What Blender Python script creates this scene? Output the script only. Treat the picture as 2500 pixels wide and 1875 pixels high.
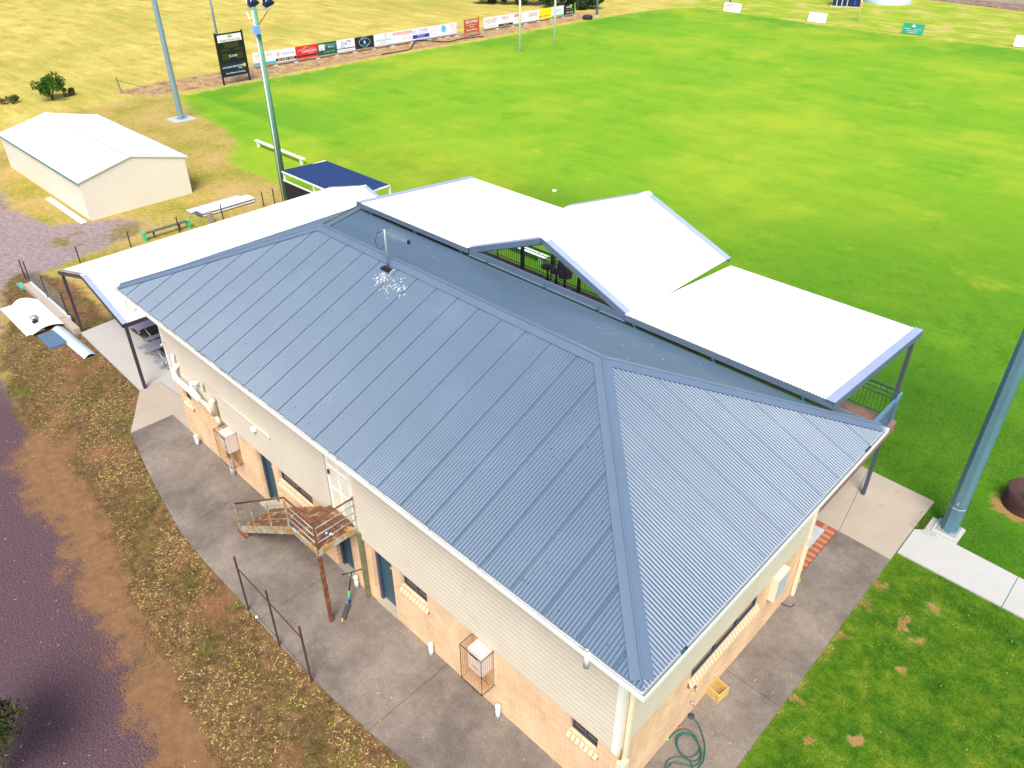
import bpy, math, random
import numpy as np
from mathutils import Vector, Matrix
random.seed(4); rng = np.random.default_rng(7)
sc = bpy.context.scene
for o in list(bpy.data.objects): bpy.data.objects.remove(o)
C = sc.collection
# ---------------------------------------------------------------- camera
cam_d = bpy.data.cameras.new('camera'); cam = bpy.data.objects.new('camera', cam_d); C.objects.link(cam)
sc.camera = cam
rt = Vector((0.7128788, 0.7012483, -0.0073944)); up = Vector((-0.3745668, 0.3896509, 0.8413513)); fw = Vector((-0.5928774, 0.5970118, -0.5404381))
M = Matrix((rt, up, -fw)).transposed().to_4x4(); M.translation = Vector((4.4042, -7.3811, 16.3558))
cam.matrix_world = M
cam_d.sensor_width = 36; cam_d.lens = 36 * 1887.05 / 2500
cam_d.shift_x = (1250 - 1228.2) / 2500; cam_d.shift_y = -(937.5 - 879.26) / 2500
cam_d.clip_start = 0.1; cam_d.clip_end = 2000
# ---------------------------------------------------------------- light
SUN_EL, SUN_AZ = 54, 140          # azimuth: direction towards the sun, degrees from +Y clockwise
w = bpy.data.worlds.new('World'); sc.world = w; w.use_nodes = True
nt = w.node_tree; bg = nt.nodes['Background']
sky = nt.nodes.new('ShaderNodeTexSky'); sky.sky_type = 'NISHITA'; sky.sun_disc = False
sky.sun_elevation = math.radians(SUN_EL); sky.sun_rotation = math.radians(SUN_AZ)
sky.air_density = 1.0; sky.dust_density = 3.0; sky.ozone_density = 1.0
nt.links.new(sky.outputs[0], bg.inputs[0]); bg.inputs[1].default_value = 0.12
sd = bpy.data.lights.new('sun', 'SUN'); so = bpy.data.objects.new('sun', sd); C.objects.link(so)
sd.energy = 2.6; sd.angle = math.radians(26); sd.color = (1.0, 0.94, 0.86)
az, el = math.radians(SUN_AZ), math.radians(SUN_EL)
sdir = Vector((math.sin(az) * math.cos(el), math.cos(az) * math.cos(el), math.sin(el)))
so.rotation_euler = sdir.to_track_quat('Z', 'Y').to_euler()
sc.view_settings.view_transform = 'Standard'; sc.view_settings.look = 'None'
sc.view_settings.exposure = 0.8; sc.view_settings.gamma = 1
sc.render.engine = 'CYCLES'

# ---------------------------------------------------------------- helpers
def tag(o, label=None, cat=None, group=None, kind=None):
    if label: o['label'] = label
    if cat: o['category'] = cat
    if group: o['group'] = group
    if kind: o['kind'] = kind
    return o
def thing(name, label, cat, loc=(0, 0, 0), group=None, rz=0):
    o = bpy.data.objects.new(name, None); C.objects.link(o); o.empty_display_size = .2
    o.location = loc; o.rotation_euler = (0, 0, rz)
    return tag(o, label, cat, group)
def copy_tree(o, parent=None):
    c = o.copy(); C.objects.link(c)
    if parent: c.parent = parent
    for ch in list(o.children): copy_tree(ch, c)
    return c
class MB:
    def __init__(s): s.v = []; s.f = []; s.m = []
    def add(s, vs, fs, mi=0):
        n = len(s.v); s.v += [tuple(map(float, v)) for v in vs]; s.f += [tuple(i + n for i in f) for f in fs]; s.m += [mi] * len(fs); return s
    def box(s, x0, x1, y0, y1, z0, z1, mi=0):
        vs = [(x0, y0, z0), (x1, y0, z0), (x1, y1, z0), (x0, y1, z0), (x0, y0, z1), (x1, y0, z1), (x1, y1, z1), (x0, y1, z1)]
        return s.add(vs, [(3, 2, 1, 0), (4, 5, 6, 7), (0, 1, 5, 4), (1, 2, 6, 5), (2, 3, 7, 6), (3, 0, 4, 7)], mi)
    def bar(s, a, b, wd, ht, upv=(0, 0, 1), mi=0):     # rectangular bar from a to b, width wd, height ht, centred
        a = Vector(a); b = Vector(b); d = (b - a).normalized(); u = Vector(upv)
        sd_ = d.cross(u)
        if sd_.length < 1e-4: sd_ = d.cross(Vector((0, 1, 0)))
        sd_.normalize(); u = sd_.cross(d).normalized(); sd_ *= wd / 2; u *= ht / 2
        vs = [a - sd_ - u, a + sd_ - u, a + sd_ + u, a - sd_ + u, b - sd_ - u, b + sd_ - u, b + sd_ + u, b - sd_ + u]
        return s.add(vs, [(0, 1, 2, 3), (7, 6, 5, 4), (4, 5, 1, 0), (5, 6, 2, 1), (6, 7, 3, 2), (7, 4, 0, 3)], mi)
    def tube(s, pts, r, n=8, cap=True, mi=0):
        pts = [Vector(p) for p in pts]; rr = r if isinstance(r, (list, tuple)) else [r] * len(pts)
        vs = []; fs = []; prev = None
        for i, p in enumerate(pts):
            d = (pts[min(i + 1, len(pts) - 1)] - pts[max(i - 1, 0)]).normalized()
            if prev is None:
                a = Vector((0, 0, 1)) if abs(d.z) < .9 else Vector((1, 0, 0)); e1 = d.cross(a).normalized()
            else: e1 = (prev - d * prev.dot(d)).normalized()
            prev = e1; e2 = d.cross(e1)
            for k in range(n):
                t = 2 * math.pi * (k + .5) / n; vs.append(p + (e1 * math.cos(t) + e2 * math.sin(t)) * rr[i])
        for i in range(len(pts) - 1):
            for k in range(n):
                k2 = (k + 1) % n; fs.append((i * n + k, i * n + k2, (i + 1) * n + k2, (i + 1) * n + k))
        if cap: fs.append(tuple(range(n - 1, -1, -1))); fs.append(tuple((len(pts) - 1) * n + k for k in range(n)))
        return s.add(vs, fs, mi)
    def quad(s, *p, mi=0): return s.add(p, [tuple(range(len(p)))], mi)
    def prism(s, poly, z0, z1, mi=0):
        n = len(poly); vs = [(x, y, z0) for x, y in poly] + [(x, y, z1) for x, y in poly]
        fs = [tuple(range(n - 1, -1, -1)), tuple(range(n, 2 * n))] + [(i, (i + 1) % n, n + (i + 1) % n, n + i) for i in range(n)]
        return s.add(vs, fs, mi)
    def lathe(s, c, prof, n=24, mi=0):
        vs = []; fs = []
        for r, z in prof:
            for k in range(n): t = 2 * math.pi * k / n; vs.append((c[0] + r * math.cos(t), c[1] + r * math.sin(t), c[2] + z))
        for i in range(len(prof) - 1):
            for k in range(n): k2 = (k + 1) % n; fs.append((i * n + k, i * n + k2, (i + 1) * n + k2, (i + 1) * n + k))
        return s.add(vs, fs, mi)
    def build(s, name, mat, parent=None, smooth=False, bevel=0):
        me = bpy.data.meshes.new(name); me.from_pydata(s.v, [], s.f)
        for m in (mat if isinstance(mat, (list, tuple)) else [mat]): me.materials.append(m)
        if any(s.m): me.polygons.foreach_set('material_index', s.m)
        if smooth: me.polygons.foreach_set('use_smooth', [True] * len(me.polygons))
        me.update()
        o = bpy.data.objects.new(name, me); C.objects.link(o)
        if parent is not None: o.parent = parent
        if bevel:
            b = o.modifiers.new('bevel', 'BEVEL'); b.width = bevel; b.segments = 2; b.limit_method = 'ANGLE'
        return o
# ---------------------------------------------------------------- materials
MATS = {}
def mat(name, col, rough=.6, metal=0, var=.12, vs=3.0, fine=.08, fs=60, bump=0, bs=80, col2=None, c2s=1.5, c2t=.55, spec=.5, c2w=.12):
    """colour with large soft variation, fine grain, optional stains of a second colour"""
    if name in MATS: return MATS[name]
    m = bpy.data.materials.new(name); m.use_nodes = True; MATS[name] = m
    n = m.node_tree.nodes; L = m.node_tree.links; b = n['Principled BSDF']
    b.inputs['Roughness'].default_value = rough; b.inputs['Metallic'].default_value = metal; b.inputs['Specular IOR Level'].default_value = spec
    tc = n.new('ShaderNodeTexCoord')
    def noise(scale, det=4, ro=.6):
        x = n.new('ShaderNodeTexNoise'); x.inputs['Scale'].default_value = scale; x.inputs['Detail'].default_value = det; x.inputs['Roughness'].default_value = ro
        L.new(tc.outputs['Object'], x.inputs['Vector']); return x.outputs['Fac']
    def math_(op, a, b_=None):
        x = n.new('ShaderNodeMath'); x.operation = op
        for i, v in enumerate((a, b_)):
            if v is None: continue
            if isinstance(v, (int, float)): x.inputs[i].default_value = v
            else: L.new(v, x.inputs[i])
        return x.outputs[0]
    base = n.new('ShaderNodeRGB'); base.outputs[0].default_value = (*col, 1); c = base.outputs[0]
    if col2:
        r = n.new('ShaderNodeMapRange'); r.inputs[1].default_value = c2t; r.inputs[2].default_value = c2t + c2w; L.new(noise(c2s, 6, .65), r.inputs[0])
        mx = n.new('ShaderNodeMix'); mx.data_type = 'RGBA'; L.new(r.outputs[0], mx.inputs[0]); L.new(c, mx.inputs[6]); mx.inputs[7].default_value = (*col2, 1); c = mx.outputs[2]
    f = math_('ADD', math_('MULTIPLY', math_('SUBTRACT', noise(vs), .5), var * 4), math_('MULTIPLY', math_('SUBTRACT', noise(fs, 3), .5), fine * 4))
    f = math_('ADD', f, 1.0)
    vm = n.new('ShaderNodeVectorMath'); vm.operation = 'SCALE'; L.new(c, vm.inputs[0]); L.new(f, vm.inputs['Scale'])
    L.new(vm.outputs[0], b.inputs['Base Color'])
    if bump:
        bp = n.new('ShaderNodeBump'); bp.inputs['Strength'].default_value = bump; bp.inputs['Distance'].default_value = .02
        L.new(noise(bs, 5), bp.inputs['Height']); L.new(bp.outputs[0], b.inputs['Normal'])
    return m
def island_mat(name, cols, rough=.7):
    m = bpy.data.materials.new(name); m.use_nodes = True; n = m.node_tree.nodes; L = m.node_tree.links; b = n['Principled BSDF']
    b.inputs['Roughness'].default_value = rough; b.inputs['Specular IOR Level'].default_value = .25
    g = n.new('ShaderNodeNewGeometry'); r = n.new('ShaderNodeValToRGB'); L.new(g.outputs['Random Per Island'], r.inputs[0]); r.color_ramp.interpolation = 'CONSTANT'
    e = r.color_ramp.elements
    while len(e) < len(cols): e.new(.5)
    for i, c in enumerate(cols): e[i].position = i / len(cols); e[i].color = (*c, 1)
    L.new(r.outputs[0], b.inputs['Base Color']); return m
roof_blue = mat('roof_blue', (.086, .137, .204), .38, .0, .06, .7, .05, 90, col2=(.095, .145, .208), c2s=.7, spec=.5)
cap_blue = mat('cap_blue', (.104, .154, .230), .42, .0, .05, 1.2, .05, 90, spec=.6)
white_roof = mat('white_roof', (.86, .86, .84), .5, 0, .03, .6, .01, 60)
gable_trim = mat('trim_blue_grey', (.10, .15, .21), .5, 0, .12, 2, .06, 60)
trim_top = mat('trim_pale_blue', (.30, .36, .52), .5, 0, .06, 2, .03, 60)
dark_steel = mat('dark_steel', (.045, .035, .045), .5, 0, .1, 2)
navy_steel = mat('navy_steel', (.06, .08, .11), .5, 0, .1, 2)
gutter_m = mat('gutter_cream', (.80, .80, .76), .45, 0, .05, 2, .02, 50)
cream = mat('cream_paint', (.74, .66, .47), .55, 0, .05, 3, .02, 60)
clad_m = mat('weatherboard_cream', (.62, .565, .455), .6, 0, .05, .8, .03, 30, col2=(.57, .51, .395), c2s=.9, c2t=.58)
concrete_d = mat('concrete_stained', (.125, .104, .090), .9, 0, .12, 5, .42, 40, .4, 60, col2=(.23, .195, .162), c2s=.4, c2t=.38, c2w=.22)
concrete_b = mat('concrete_beige', (.38, .325, .255), .9, 0, .07, 1.2, .09, 50, .2, 60, col2=(.32, .27, .20), c2s=1.0, c2t=.58)
concrete_l = mat('concrete_pale', (.40, .385, .36), .9, 0, .05, 1.2, .05, 60, .15, 60)
concrete_w = mat('concrete_white', (.43, .43, .41), .9, 0, .04, 1.5, .04, 80, .12, 60)
concrete_g = mat('concrete_blue_grey', (.42, .45, .50), .9, 0, .06, 1.5, .05, 60)
black_gap = mat('joint_dark', (.05, .04, .035), .9)
glass_m = mat('window_glass', (.035, .032, .03), .06, 0, .2, 3)
frame_navy = mat('frame_navy', (.035, .06, .095), .45, 0, .08, 4)
door_blue = mat('door_blue', (.035, .09, .125), .5, 0, .12, 3, .06, 60)
door_cream = mat('door_cream', (.72, .69, .56), .55, 0, .05, 3)
sill_m = mat('sill_brick', (.74, .50, .33), .85, 0, .08, 8, .05, 80)
mortar = mat('mortar', (.20, .11, .05), .9)
pvc = mat('pvc_white', (.72, .75, .76), .4, 0, .05, 5)
pvc_cream = mat('pvc_cream', (.68, .62, .48), .45, 0, .07, 5)
rust = mat('rust', (.15, .052, .022), .85, 0, .25, 6, .15, 60, .3, 60, col2=(.31, .14, .06), c2s=5, c2t=.52)
rust_dark = mat('rust_dark', (.075, .035, .028), .85, 0, .2, 6, .12, 60, .2)
rust_paint = mat('rusty_blue_paint', (.34, .42, .44), .7, 0, .12, 6, .1, 60, .2, 60, col2=(.38, .21, .05), c2s=5, c2t=.42)
tread_m = mat('tread_timber', (.14, .062, .03), .85, 0, .25, 5, .15, 50, .3, 60, col2=(.36, .23, .11), c2s=4, c2t=.52)
galv = mat('galvanised', (.35, .42, .44), .45, .4, .1, 4, .05, 60)
pole_blue = mat('pole_blue_green', (.10, .215, .275), .5, .25, .12, 1.5, .10, 40)
pole_grey = mat('pole_grey', (.20, .31, .38), .5, .2, .1, 1.5, .08, 40)
pole_green = mat('pole_green', (.10, .28, .17), .75, 0, .2, 3, .12, 30, .2)
post_green = mat('post_green_timber', (.15, .17, .08), .85, 0, .3, 7, .2, 50, .4, 40, col2=(.30, .19, .08), c2s=9, c2t=.55)
timber_deck = mat('deck_timber', (.24, .14, .11), .85, 0, .2, 4, .12, 50)
bal_green = mat('balustrade_green', (.03, .10, .09), .5)
bal_blue = mat('balustrade_blue', (.10, .21, .33), .5, 0, .1, 4)
fabric = mat('seat_fabric', (.20, .14, .20), .95, 0, .15, 12, .1, 150)
black_m = mat('black_plastic', (.012, .012, .014), .5)
chrome = mat('chrome', (.6, .6, .6), .25, .9)
white_m = mat('white_paint', (.82, .83, .82), .5, 0, .03, 3)
shed_m = mat('shed_cream', (.70, .66, .55), .55, 0, .03, .5, .02, 20)
green_trim = mat('green_trim', (.03, .20, .14), .5)
navy_roof = mat('navy_roof', (.014, .035, .12), .5, 0, .1, 1.5, .06, 60)
alu = mat('aluminium', (.34, .36, .46), .4, .3, .08, 4)
tank_rust = mat('tank_rust', (.045, .02, .017), .8, 0, .2, 4, .15, 40, .4, 30, col2=(.10, .036, .018), c2s=3, c2t=.56)
crate_m = mat('crate_yellow', (.60, .42, .14), .55, 0, .08, 8)
hose_m = mat('hose_green', (.012, .10, .085), .5, 0, .1, 10)
rubber = mat('rubber', (.014, .016, .02), .8)
wood_grey = mat('weathered_timber', (.30, .24, .21), .9, 0, .2, 8, .15, 60)
brick_red = mat('paver_red', (.33, .085, .055), .85, 0, .12, 6, .1, 60)
brick_tan = mat('paver_tan', (.42, .20, .085), .85, 0, .12, 6, .1, 60)
blue_sheet = mat('sheet_blue', (.085, .15, .24), .6, 0, .12, 4, .1, 40)
pale_blue = mat('sheet_pale_blue', (.48, .58, .74), .45, 0, .05, 3)
trunk_m = mat('bark', (.10, .075, .06), .95, 0, .2, 6)
def col_mat(name, c, r=.5): return mat(name, c, r, 0, .04, 3, .02, 60)

def brick_material(name, plane):
    m = bpy.data.materials.new(name); m.use_nodes = True; n = m.node_tree.nodes; L = m.node_tree.links; b = n['Principled BSDF']
    b.inputs['Roughness'].default_value = .9; b.inputs['Specular IOR Level'].default_value = .2
    tc = n.new('ShaderNodeTexCoord'); sx = n.new('ShaderNodeSeparateXYZ'); L.new(tc.outputs['Object'], sx.inputs[0])
    cx = n.new('ShaderNodeCombineXYZ'); L.new(sx.outputs['X' if plane == 'x' else 'Y'], cx.inputs[0]); L.new(sx.outputs['Z'], cx.inputs[1])
    br = n.new('ShaderNodeTexBrick'); L.new(cx.outputs[0], br.inputs['Vector']); br.inputs['Scale'].default_value = 1
    br.inputs['Brick Width'].default_value = .24; br.inputs['Row Height'].default_value = .086; br.inputs['Mortar Size'].default_value = .007
    br.inputs['Color1'].default_value = (.74, .50, .30, 1); br.inputs['Color2'].default_value = (.80, .565, .355, 1); br.inputs['Mortar'].default_value = (.60, .40, .24, 1)
    br.inputs['Bias'].default_value = -.1
    nz = n.new('ShaderNodeTexNoise'); nz.inputs['Scale'].default_value = 1.2; nz.inputs['Detail'].default_value = 8; nz.inputs['Roughness'].default_value = .7; L.new(tc.outputs['Object'], nz.inputs['Vector'])
    mr = n.new('ShaderNodeMapRange'); mr.inputs[1].default_value = .3; mr.inputs[2].default_value = .7; mr.inputs[3].default_value = .8; mr.inputs[4].default_value = 1.22; L.new(nz.outputs['Fac'], mr.inputs[0])
    vm = n.new('ShaderNodeVectorMath'); vm.operation = 'SCALE'; L.new(br.outputs['Color'], vm.inputs[0]); L.new(mr.outputs[0], vm.inputs['Scale']); L.new(vm.outputs[0], b.inputs['Base Color'])
    bp = n.new('ShaderNodeBump'); bp.inputs['Strength'].default_value = .5; bp.inputs['Distance'].default_value = .008; bp.invert = True; L.new(br.outputs['Fac'], bp.inputs['Height']); L.new(bp.outputs[0], b.inputs['Normal'])
    return m
brick_x = brick_material('brick_front', 'x'); brick_y = brick_material('brick_side', 'y')

# ================================================================ GROUND (one flat terrain cut into its regions)
def axis(segs):
    out = []
    for a, b, st in segs: out += list(np.arange(a, b - 1e-6, st))
    return np.array(out + [segs[-1][1]])
X = axis([(-600, -200, 50), (-200, -110, 6), (-110, -76, 1.5), (-76, -30, .6), (-30, 8, .25), (8, 30, 1.5), (30, 150, 12), (150, 500, 50)])
Y = axis([(-300, -50, 25), (-50, -16, 3), (-16, 22, .25), (22, 100, .75), (100, 140, 2), (140, 260, 12), (260, 900, 60)])
gx, gy = np.meshgrid(X, Y, indexing='xy'); P = np.stack([gx.ravel(), gy.ravel()], 1)
def sdist(poly):
    poly = np.array(poly, float); d = np.full(len(P), 1e9); inside = np.zeros(len(P), bool); n = len(poly)
    for i in range(n):
        a, b = poly[i], poly[(i + 1) % n]; e = b - a; t = np.clip(((P - a) @ e) / (e @ e), 0, 1)
        d = np.minimum(d, np.hypot(*(P - a - t[:, None] * e).T))
        c = ((a[1] > P[:, 1]) != (b[1] > P[:, 1]))
        with np.errstate(divide='ignore', invalid='ignore'): xi = (b[0] - a[0]) * (P[:, 1] - a[1]) / (b[1] - a[1]) + a[0]
        inside ^= c & (P[:, 0] < xi)
    return np.where(inside, d, -d)
def line_d(pts, hw):
    d = np.full(len(P), 1e9)
    for (x0, y0, w0), (x1, y1, w1) in zip(pts[:-1], pts[1:]):
        a = np.array((x0, y0)); e = np.array((x1 - x0, y1 - y0)); t = np.clip(((P - a) @ e) / (e @ e), 0, 1)
        d = np.minimum(d, np.hypot(*(P - a - t[:, None] * e).T) - (w0 + (w1 - w0) * t) * hw)
    return -d
FIELD = [(1.2, 12.4), (-1, 14), (-19, 8), (-27, 14.2), (-31, 17.5), (-36, 15.5), (-43, 15.2), (-47.1, 18.0), (-52.2, 19.2), (-57.5, 19.8), (-62.3, 21.2), (-62.3, 24), (-61.9, 33), (-61.8, 45), (-60.9, 56), (-60.5, 72), (-60.1, 78.3), (-58.8, 86.5), (-56.3, 90.6), (-47.8, 90.1), (-39.5, 89.2), (-28.4, 88.9), (-16.3, 89.3), (60, 88), (60, -3), (1.2, -3)]
SURR = [(-38.0, -3.2), (-24, -3.4), (-26, 1), (-27, 15), (-31, 19), (-45, 21), (-60, 22.5), (-64, 21), (-64, 12), (-56, 4.5), (-50, 1.9), (-44, 1.2), (-40, 1.0)]
ROAD = [(-140, -80), (60, -80), (60, -5.5), (2, -5.5), (-4, -5.3), (-6.1, -5.2), (-8.5, -5.1), (-10.5, -4.7), (-12.9, -4.7), (-15.5, -4.2), (-18, -4.2), (-20, -3.8), (-22.7, -3.5), (-27.2, -3.3), (-31, -2.2), (-34.4, -.8), (-35.0, 1.2), (-35.6, 3.5), (-36.1, 6.1), (-37.2, 7.2), (-39.0, 6.4), (-40.5, 3.4), (-44.9, 2.6), (-50.7, 3.4), (-57, 5.5), (-75, 8), (-140, 14)]
VERGE = [(-36, .2), (-34, -1.2), (-31.5, -1.6), (-28, -3.0), (-24, -3.8), (-20, -4.3), (-16, -4.6), (-12, -5.1), (-8, -5.6), (-4, -5.7), (2, -5.9), (2, -2), (-19, -1), (-21.7, .2), (-21.7, 1), (-28, 1.3), (-33, 1.6)]
STRIP = [(-67.5, 17.6), (-64.2, 19.6), (-63.0, 24.5), (-62.8, 34), (-62.6, 45), (-61.6, 56), (-61.3, 72), (-61, 77), (-65.3, 78), (-66.2, 60), (-67.4, 45), (-68.2, 30), (-68.6, 22)]
EAST = [(-60, 90), (-46, 89.5), (-28, 89), (-10, 89.3), (80, 88), (80, 113), (-23, 113.5), (-36, 117.5), (-60, 124)]
YARD = [(-28.4, 1.4), (-18, 1.6), (-18, 13.5), (-28, 13.5)]
FAR = [(-42, 119), (-23, 115), (80, 112), (80, 190), (-80, 190), (-60, 128)]
def m01(sd_, w_): return np.clip(.5 + sd_ / (2 * w_), 0, 1)
near_lawn = sdist([(1.2, -5), (1.2, 11.3), (5, 11.3), (14, 12), (22, 4), (22, -5)])
rimd = sdist(FIELD)
masks = dict(
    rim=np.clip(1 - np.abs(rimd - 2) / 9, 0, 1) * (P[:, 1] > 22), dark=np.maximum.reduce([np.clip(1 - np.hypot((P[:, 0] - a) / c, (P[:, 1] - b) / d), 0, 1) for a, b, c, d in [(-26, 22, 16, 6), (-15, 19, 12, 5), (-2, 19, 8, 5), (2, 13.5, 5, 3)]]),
    field=m01(sdist(FIELD), 1.2), surr=m01(sdist(SURR), 2.0), road=m01(sdist(ROAD), .9), verge=m01(sdist(VERGE), .6),
    sand=m01(line_d([(-22.7, -3.0, .5), (-20.6, -3.9, 1.1), (-18.8, -4.4, 1.0), (-16.5, -4.3, .7), (-14, -4.9, .75), (-12.4, -5.0, .6), (-10.5, -5.1, .55), (-8.5, -5.5, .7), (-6.8, -5.5, .6), (-5.5, -5.6, .3)], .8), .7),
    strip=m01(sdist(STRIP), 1.0), lawn=m01(near_lawn, 1.4), yard=m01(sdist(YARD), .8),
    east=m01(sdist(EAST), 1.2), far=m01(sdist(FAR), 1.5),
    # real deeper green plus painted vignette darkening, 0..1 : strongest towards the near east
    deep=np.clip(1 - np.hypot(P[:, 0] - 6, P[:, 1] - 8) / 38, 0, 1),
    bare=np.maximum.reduce([np.clip(1 - np.hypot((P[:, 0] - a) / c, (P[:, 1] - b) / d), 0, 1) for a, b, c, d in
        [(2.91, 8.64, .42, .3), (2.94, 7.53, .34, .3), (2.85, 9.9, .55, .3), (2.98, 5.03, .36, .42), (1.62, 9.76, .3, .5), (1.62, 8.82, .3, .5), (1.6, 7.5, .3, .5), (1.6, 5.0, .3, .5), (2.2, 4.3, .3, .3), (2.5, 8.9, .25, .7),
         (3.3, 15.4, 1.35, 1.1), (1.75, 12.75, .25, .25), (1.1, 14.4, .9, .16), (-.6, 15.6, .6, .16), (-56.0, 63.7, 1.4, .8)]]))
names = list(masks)
def ground_material():
    m = bpy.data.materials.new('ground_cover'); m.use_nodes = True; n = m.node_tree.nodes; L = m.node_tree.links; b = n['Principled BSDF']
    b.inputs['Roughness'].default_value = .95; b.inputs['Specular IOR Level'].default_value = .12
    tc = n.new('ShaderNodeTexCoord')
    def noise(s, det=5, ro=.65, vec=None):
        x = n.new('ShaderNodeTexNoise'); x.inputs['Scale'].default_value = s; x.inputs['Detail'].default_value = det; x.inputs['Roughness'].default_value = ro
        L.new(vec or tc.outputs['Object'], x.inputs['Vector']); return x.outputs['Fac']
    def M_(op, a, c=None, clamp=False):
        x = n.new('ShaderNodeMath'); x.operation = op; x.use_clamp = clamp
        for i, v in enumerate((a, c)):
            if v is None: continue
            if isinstance(v, (int, float)): x.inputs[i].default_value = v
            else: L.new(v, x.inputs[i])
        return x.outputs[0]
    def ramp(f, stops):
        r = n.new('ShaderNodeValToRGB'); L.new(f, r.inputs[0]); e = r.color_ramp.elements
        while len(e) < len(stops): e.new(.5)
        for i, (p, c) in enumerate(stops): e[i].position = p; e[i].color = (*c, 1)
        return r.outputs[0]
    def mix(f, a, c):
        x = n.new('ShaderNodeMix'); x.data_type = 'RGBA'
        if isinstance(f, (int, float)): x.inputs[0].default_value = f
        else: L.new(f, x.inputs[0])
        for i, v in ((6, a), (7, c)):
            if isinstance(v, tuple): x.inputs[i].default_value = (*v, 1)
            else: L.new(v, x.inputs[i])
        return x.outputs[2]
    att = {}
    for k in range(0, len(names), 3):
        a = n.new('ShaderNodeAttribute'); a.attribute_name = 'mask%d' % (k // 3); s = n.new('ShaderNodeSeparateColor'); L.new(a.outputs['Color'], s.inputs[0])
        for j, nm in enumerate(names[k:k + 3]): att[nm] = s.outputs[j]
    big = noise(.05, 4); midn = noise(.28, 5); sm = noise(1.1, 6); med = noise(4, 5); fine = noise(22, 4, .75); vf = noise(70, 3, .8)
    mp = n.new('ShaderNodeMapping'); mp.inputs['Rotation'].default_value = (0, 0, math.radians(-45)); mp.inputs['Scale'].default_value = (.18, 1, 1); L.new(tc.outputs['Object'], mp.inputs['Vector'])
    streak = noise(.9, 6, .6, mp.outputs[0])
    def edge(nm, k=.9, sharp=5, nz=None):       # noisy edge from a distance mask
        e = M_('ADD', M_('MULTIPLY', M_('SUBTRACT', nz or sm, .5), k), M_('MULTIPLY', M_('SUBTRACT', fine, .5), k * .8))
        return M_('ADD', M_('MULTIPLY', M_('SUBTRACT', M_('ADD', att[nm], e), .5), sharp), .5, True)
    # paddock: dry straw grass, greener in patches
    straw = ramp(M_('ADD', M_('MULTIPLY', midn, .35), M_('ADD', M_('MULTIPLY', streak, .3), M_('MULTIPLY', med, .35))), [(.30, (.20, .17, .025)), (.42, (.34, .28, .05)), (.53, (.50, .41, .105)), (.68, (.68, .58, .22))])
    grn = ramp(fine, [(.3, (.12, .17, .012)), (.7, (.30, .33, .04))])
    pf = M_('MULTIPLY', M_('SUBTRACT', M_('ADD', M_('MULTIPLY', big, .6), M_('MULTIPLY', midn, .4)), .50), 6, True)
    col = mix(M_('MULTIPLY', pf, .75), straw, grn)
    # ground round the shed
    surr = ramp(M_('ADD', M_('MULTIPLY', midn, .5), M_('MULTIPLY', med, .5)), [(.32, (.12, .17, .012)), (.42, (.25, .24, .03)), (.53, (.40, .29, .09)), (.68, (.48, .34, .16))])
    col = mix(edge('surr', .8, 3), col, surr)
    # dirt strip below the boards
    dirt = ramp(M_('ADD', M_('MULTIPLY', sm, .5), M_('MULTIPLY', med, .5)), [(.36, (.13, .075, .045)), (.45, (.26, .16, .10)), (.52, (.38, .25, .13)), (.6, (.55, .37, .11))])
    col = mix(edge('strip', .7, 3), col, dirt)
    # east side verge behind the oval
    east = ramp(M_('ADD', M_('MULTIPLY', midn, .6), M_('MULTIPLY', streak, .4)), [(.34, (.16, .30, .012)), (.5, (.28, .36, .03)), (.57, (.43, .38, .10)), (.68, (.50, .40, .17))])
    col = mix(edge('east', .5, 3), col, east)
    col = mix(edge('far', .4, 3), col, ramp(sm, [(.3, (.10, .06, .04)), (.7, (.36, .26, .19))]))
    # road / bitumen, the vignette's purple cast put into its colour
    road = ramp(M_('ADD', M_('MULTIPLY', fine, .5), M_('MULTIPLY', vf, .5)), [(.36, (.034, .015, .024)), (.46, (.072, .040, .055)), (.55, (.13, .082, .092)), (.66, (.30, .22, .20))])
    sx = n.new('ShaderNodeSeparateXYZ'); L.new(tc.outputs['Object'], sx.inputs[0])
    wr = n.new('ShaderNodeMapRange'); wr.inputs[1].default_value = -24; wr.inputs[2].default_value = -36; L.new(sx.outputs['X'], wr.inputs[0])   # gravelly, paler west end of the drive
    gravel = ramp(M_('ADD', M_('MULTIPLY', fine, .55), M_('MULTIPLY', med, .45)), [(.35, (.15, .105, .12)), (.5, (.28, .215, .22)), (.65, (.42, .34, .30))])
    road = mix(wr.outputs[0], road, gravel)
    weed = ramp(med, [(.35, (.10, .13, .02)), (.6, (.28, .19, .09))])
    road = mix(M_('MULTIPLY', M_('MULTIPLY', M_('SUBTRACT', midn, .52), 9, True), wr.outputs[0]), road, weed)
    col = mix(edge('road', .9, 4), col, road)
    # verge: dirt, leaves and tufts
    vg = ramp(M_('ADD', M_('MULTIPLY', fine, .55), M_('MULTIPLY', med, .45)), [(.36, (.045, .028, .016)), (.46, (.10, .06, .028)), (.55, (.18, .11, .05)), (.68, (.42, .28, .12))])
    tuft = M_('MULTIPLY', M_('SUBTRACT', M_('ADD', M_('MULTIPLY', sm, .7), M_('MULTIPLY', fine, .3)), .53), 9, True)
    vg = mix(M_('MULTIPLY', tuft, .8), vg, ramp(vf, [(.3, (.045, .08, .008)), (.7, (.19, .21, .025))]))
    red = ramp(fine, [(.3, (.16, .07, .038)), (.7, (.31, .15, .085))])
    vg = mix(M_('MULTIPLY', M_('SUBTRACT', noise(.45, 4), .54), 8, True), vg, red)
    col = mix(edge('verge', .9, 4), col, vg)
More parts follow.
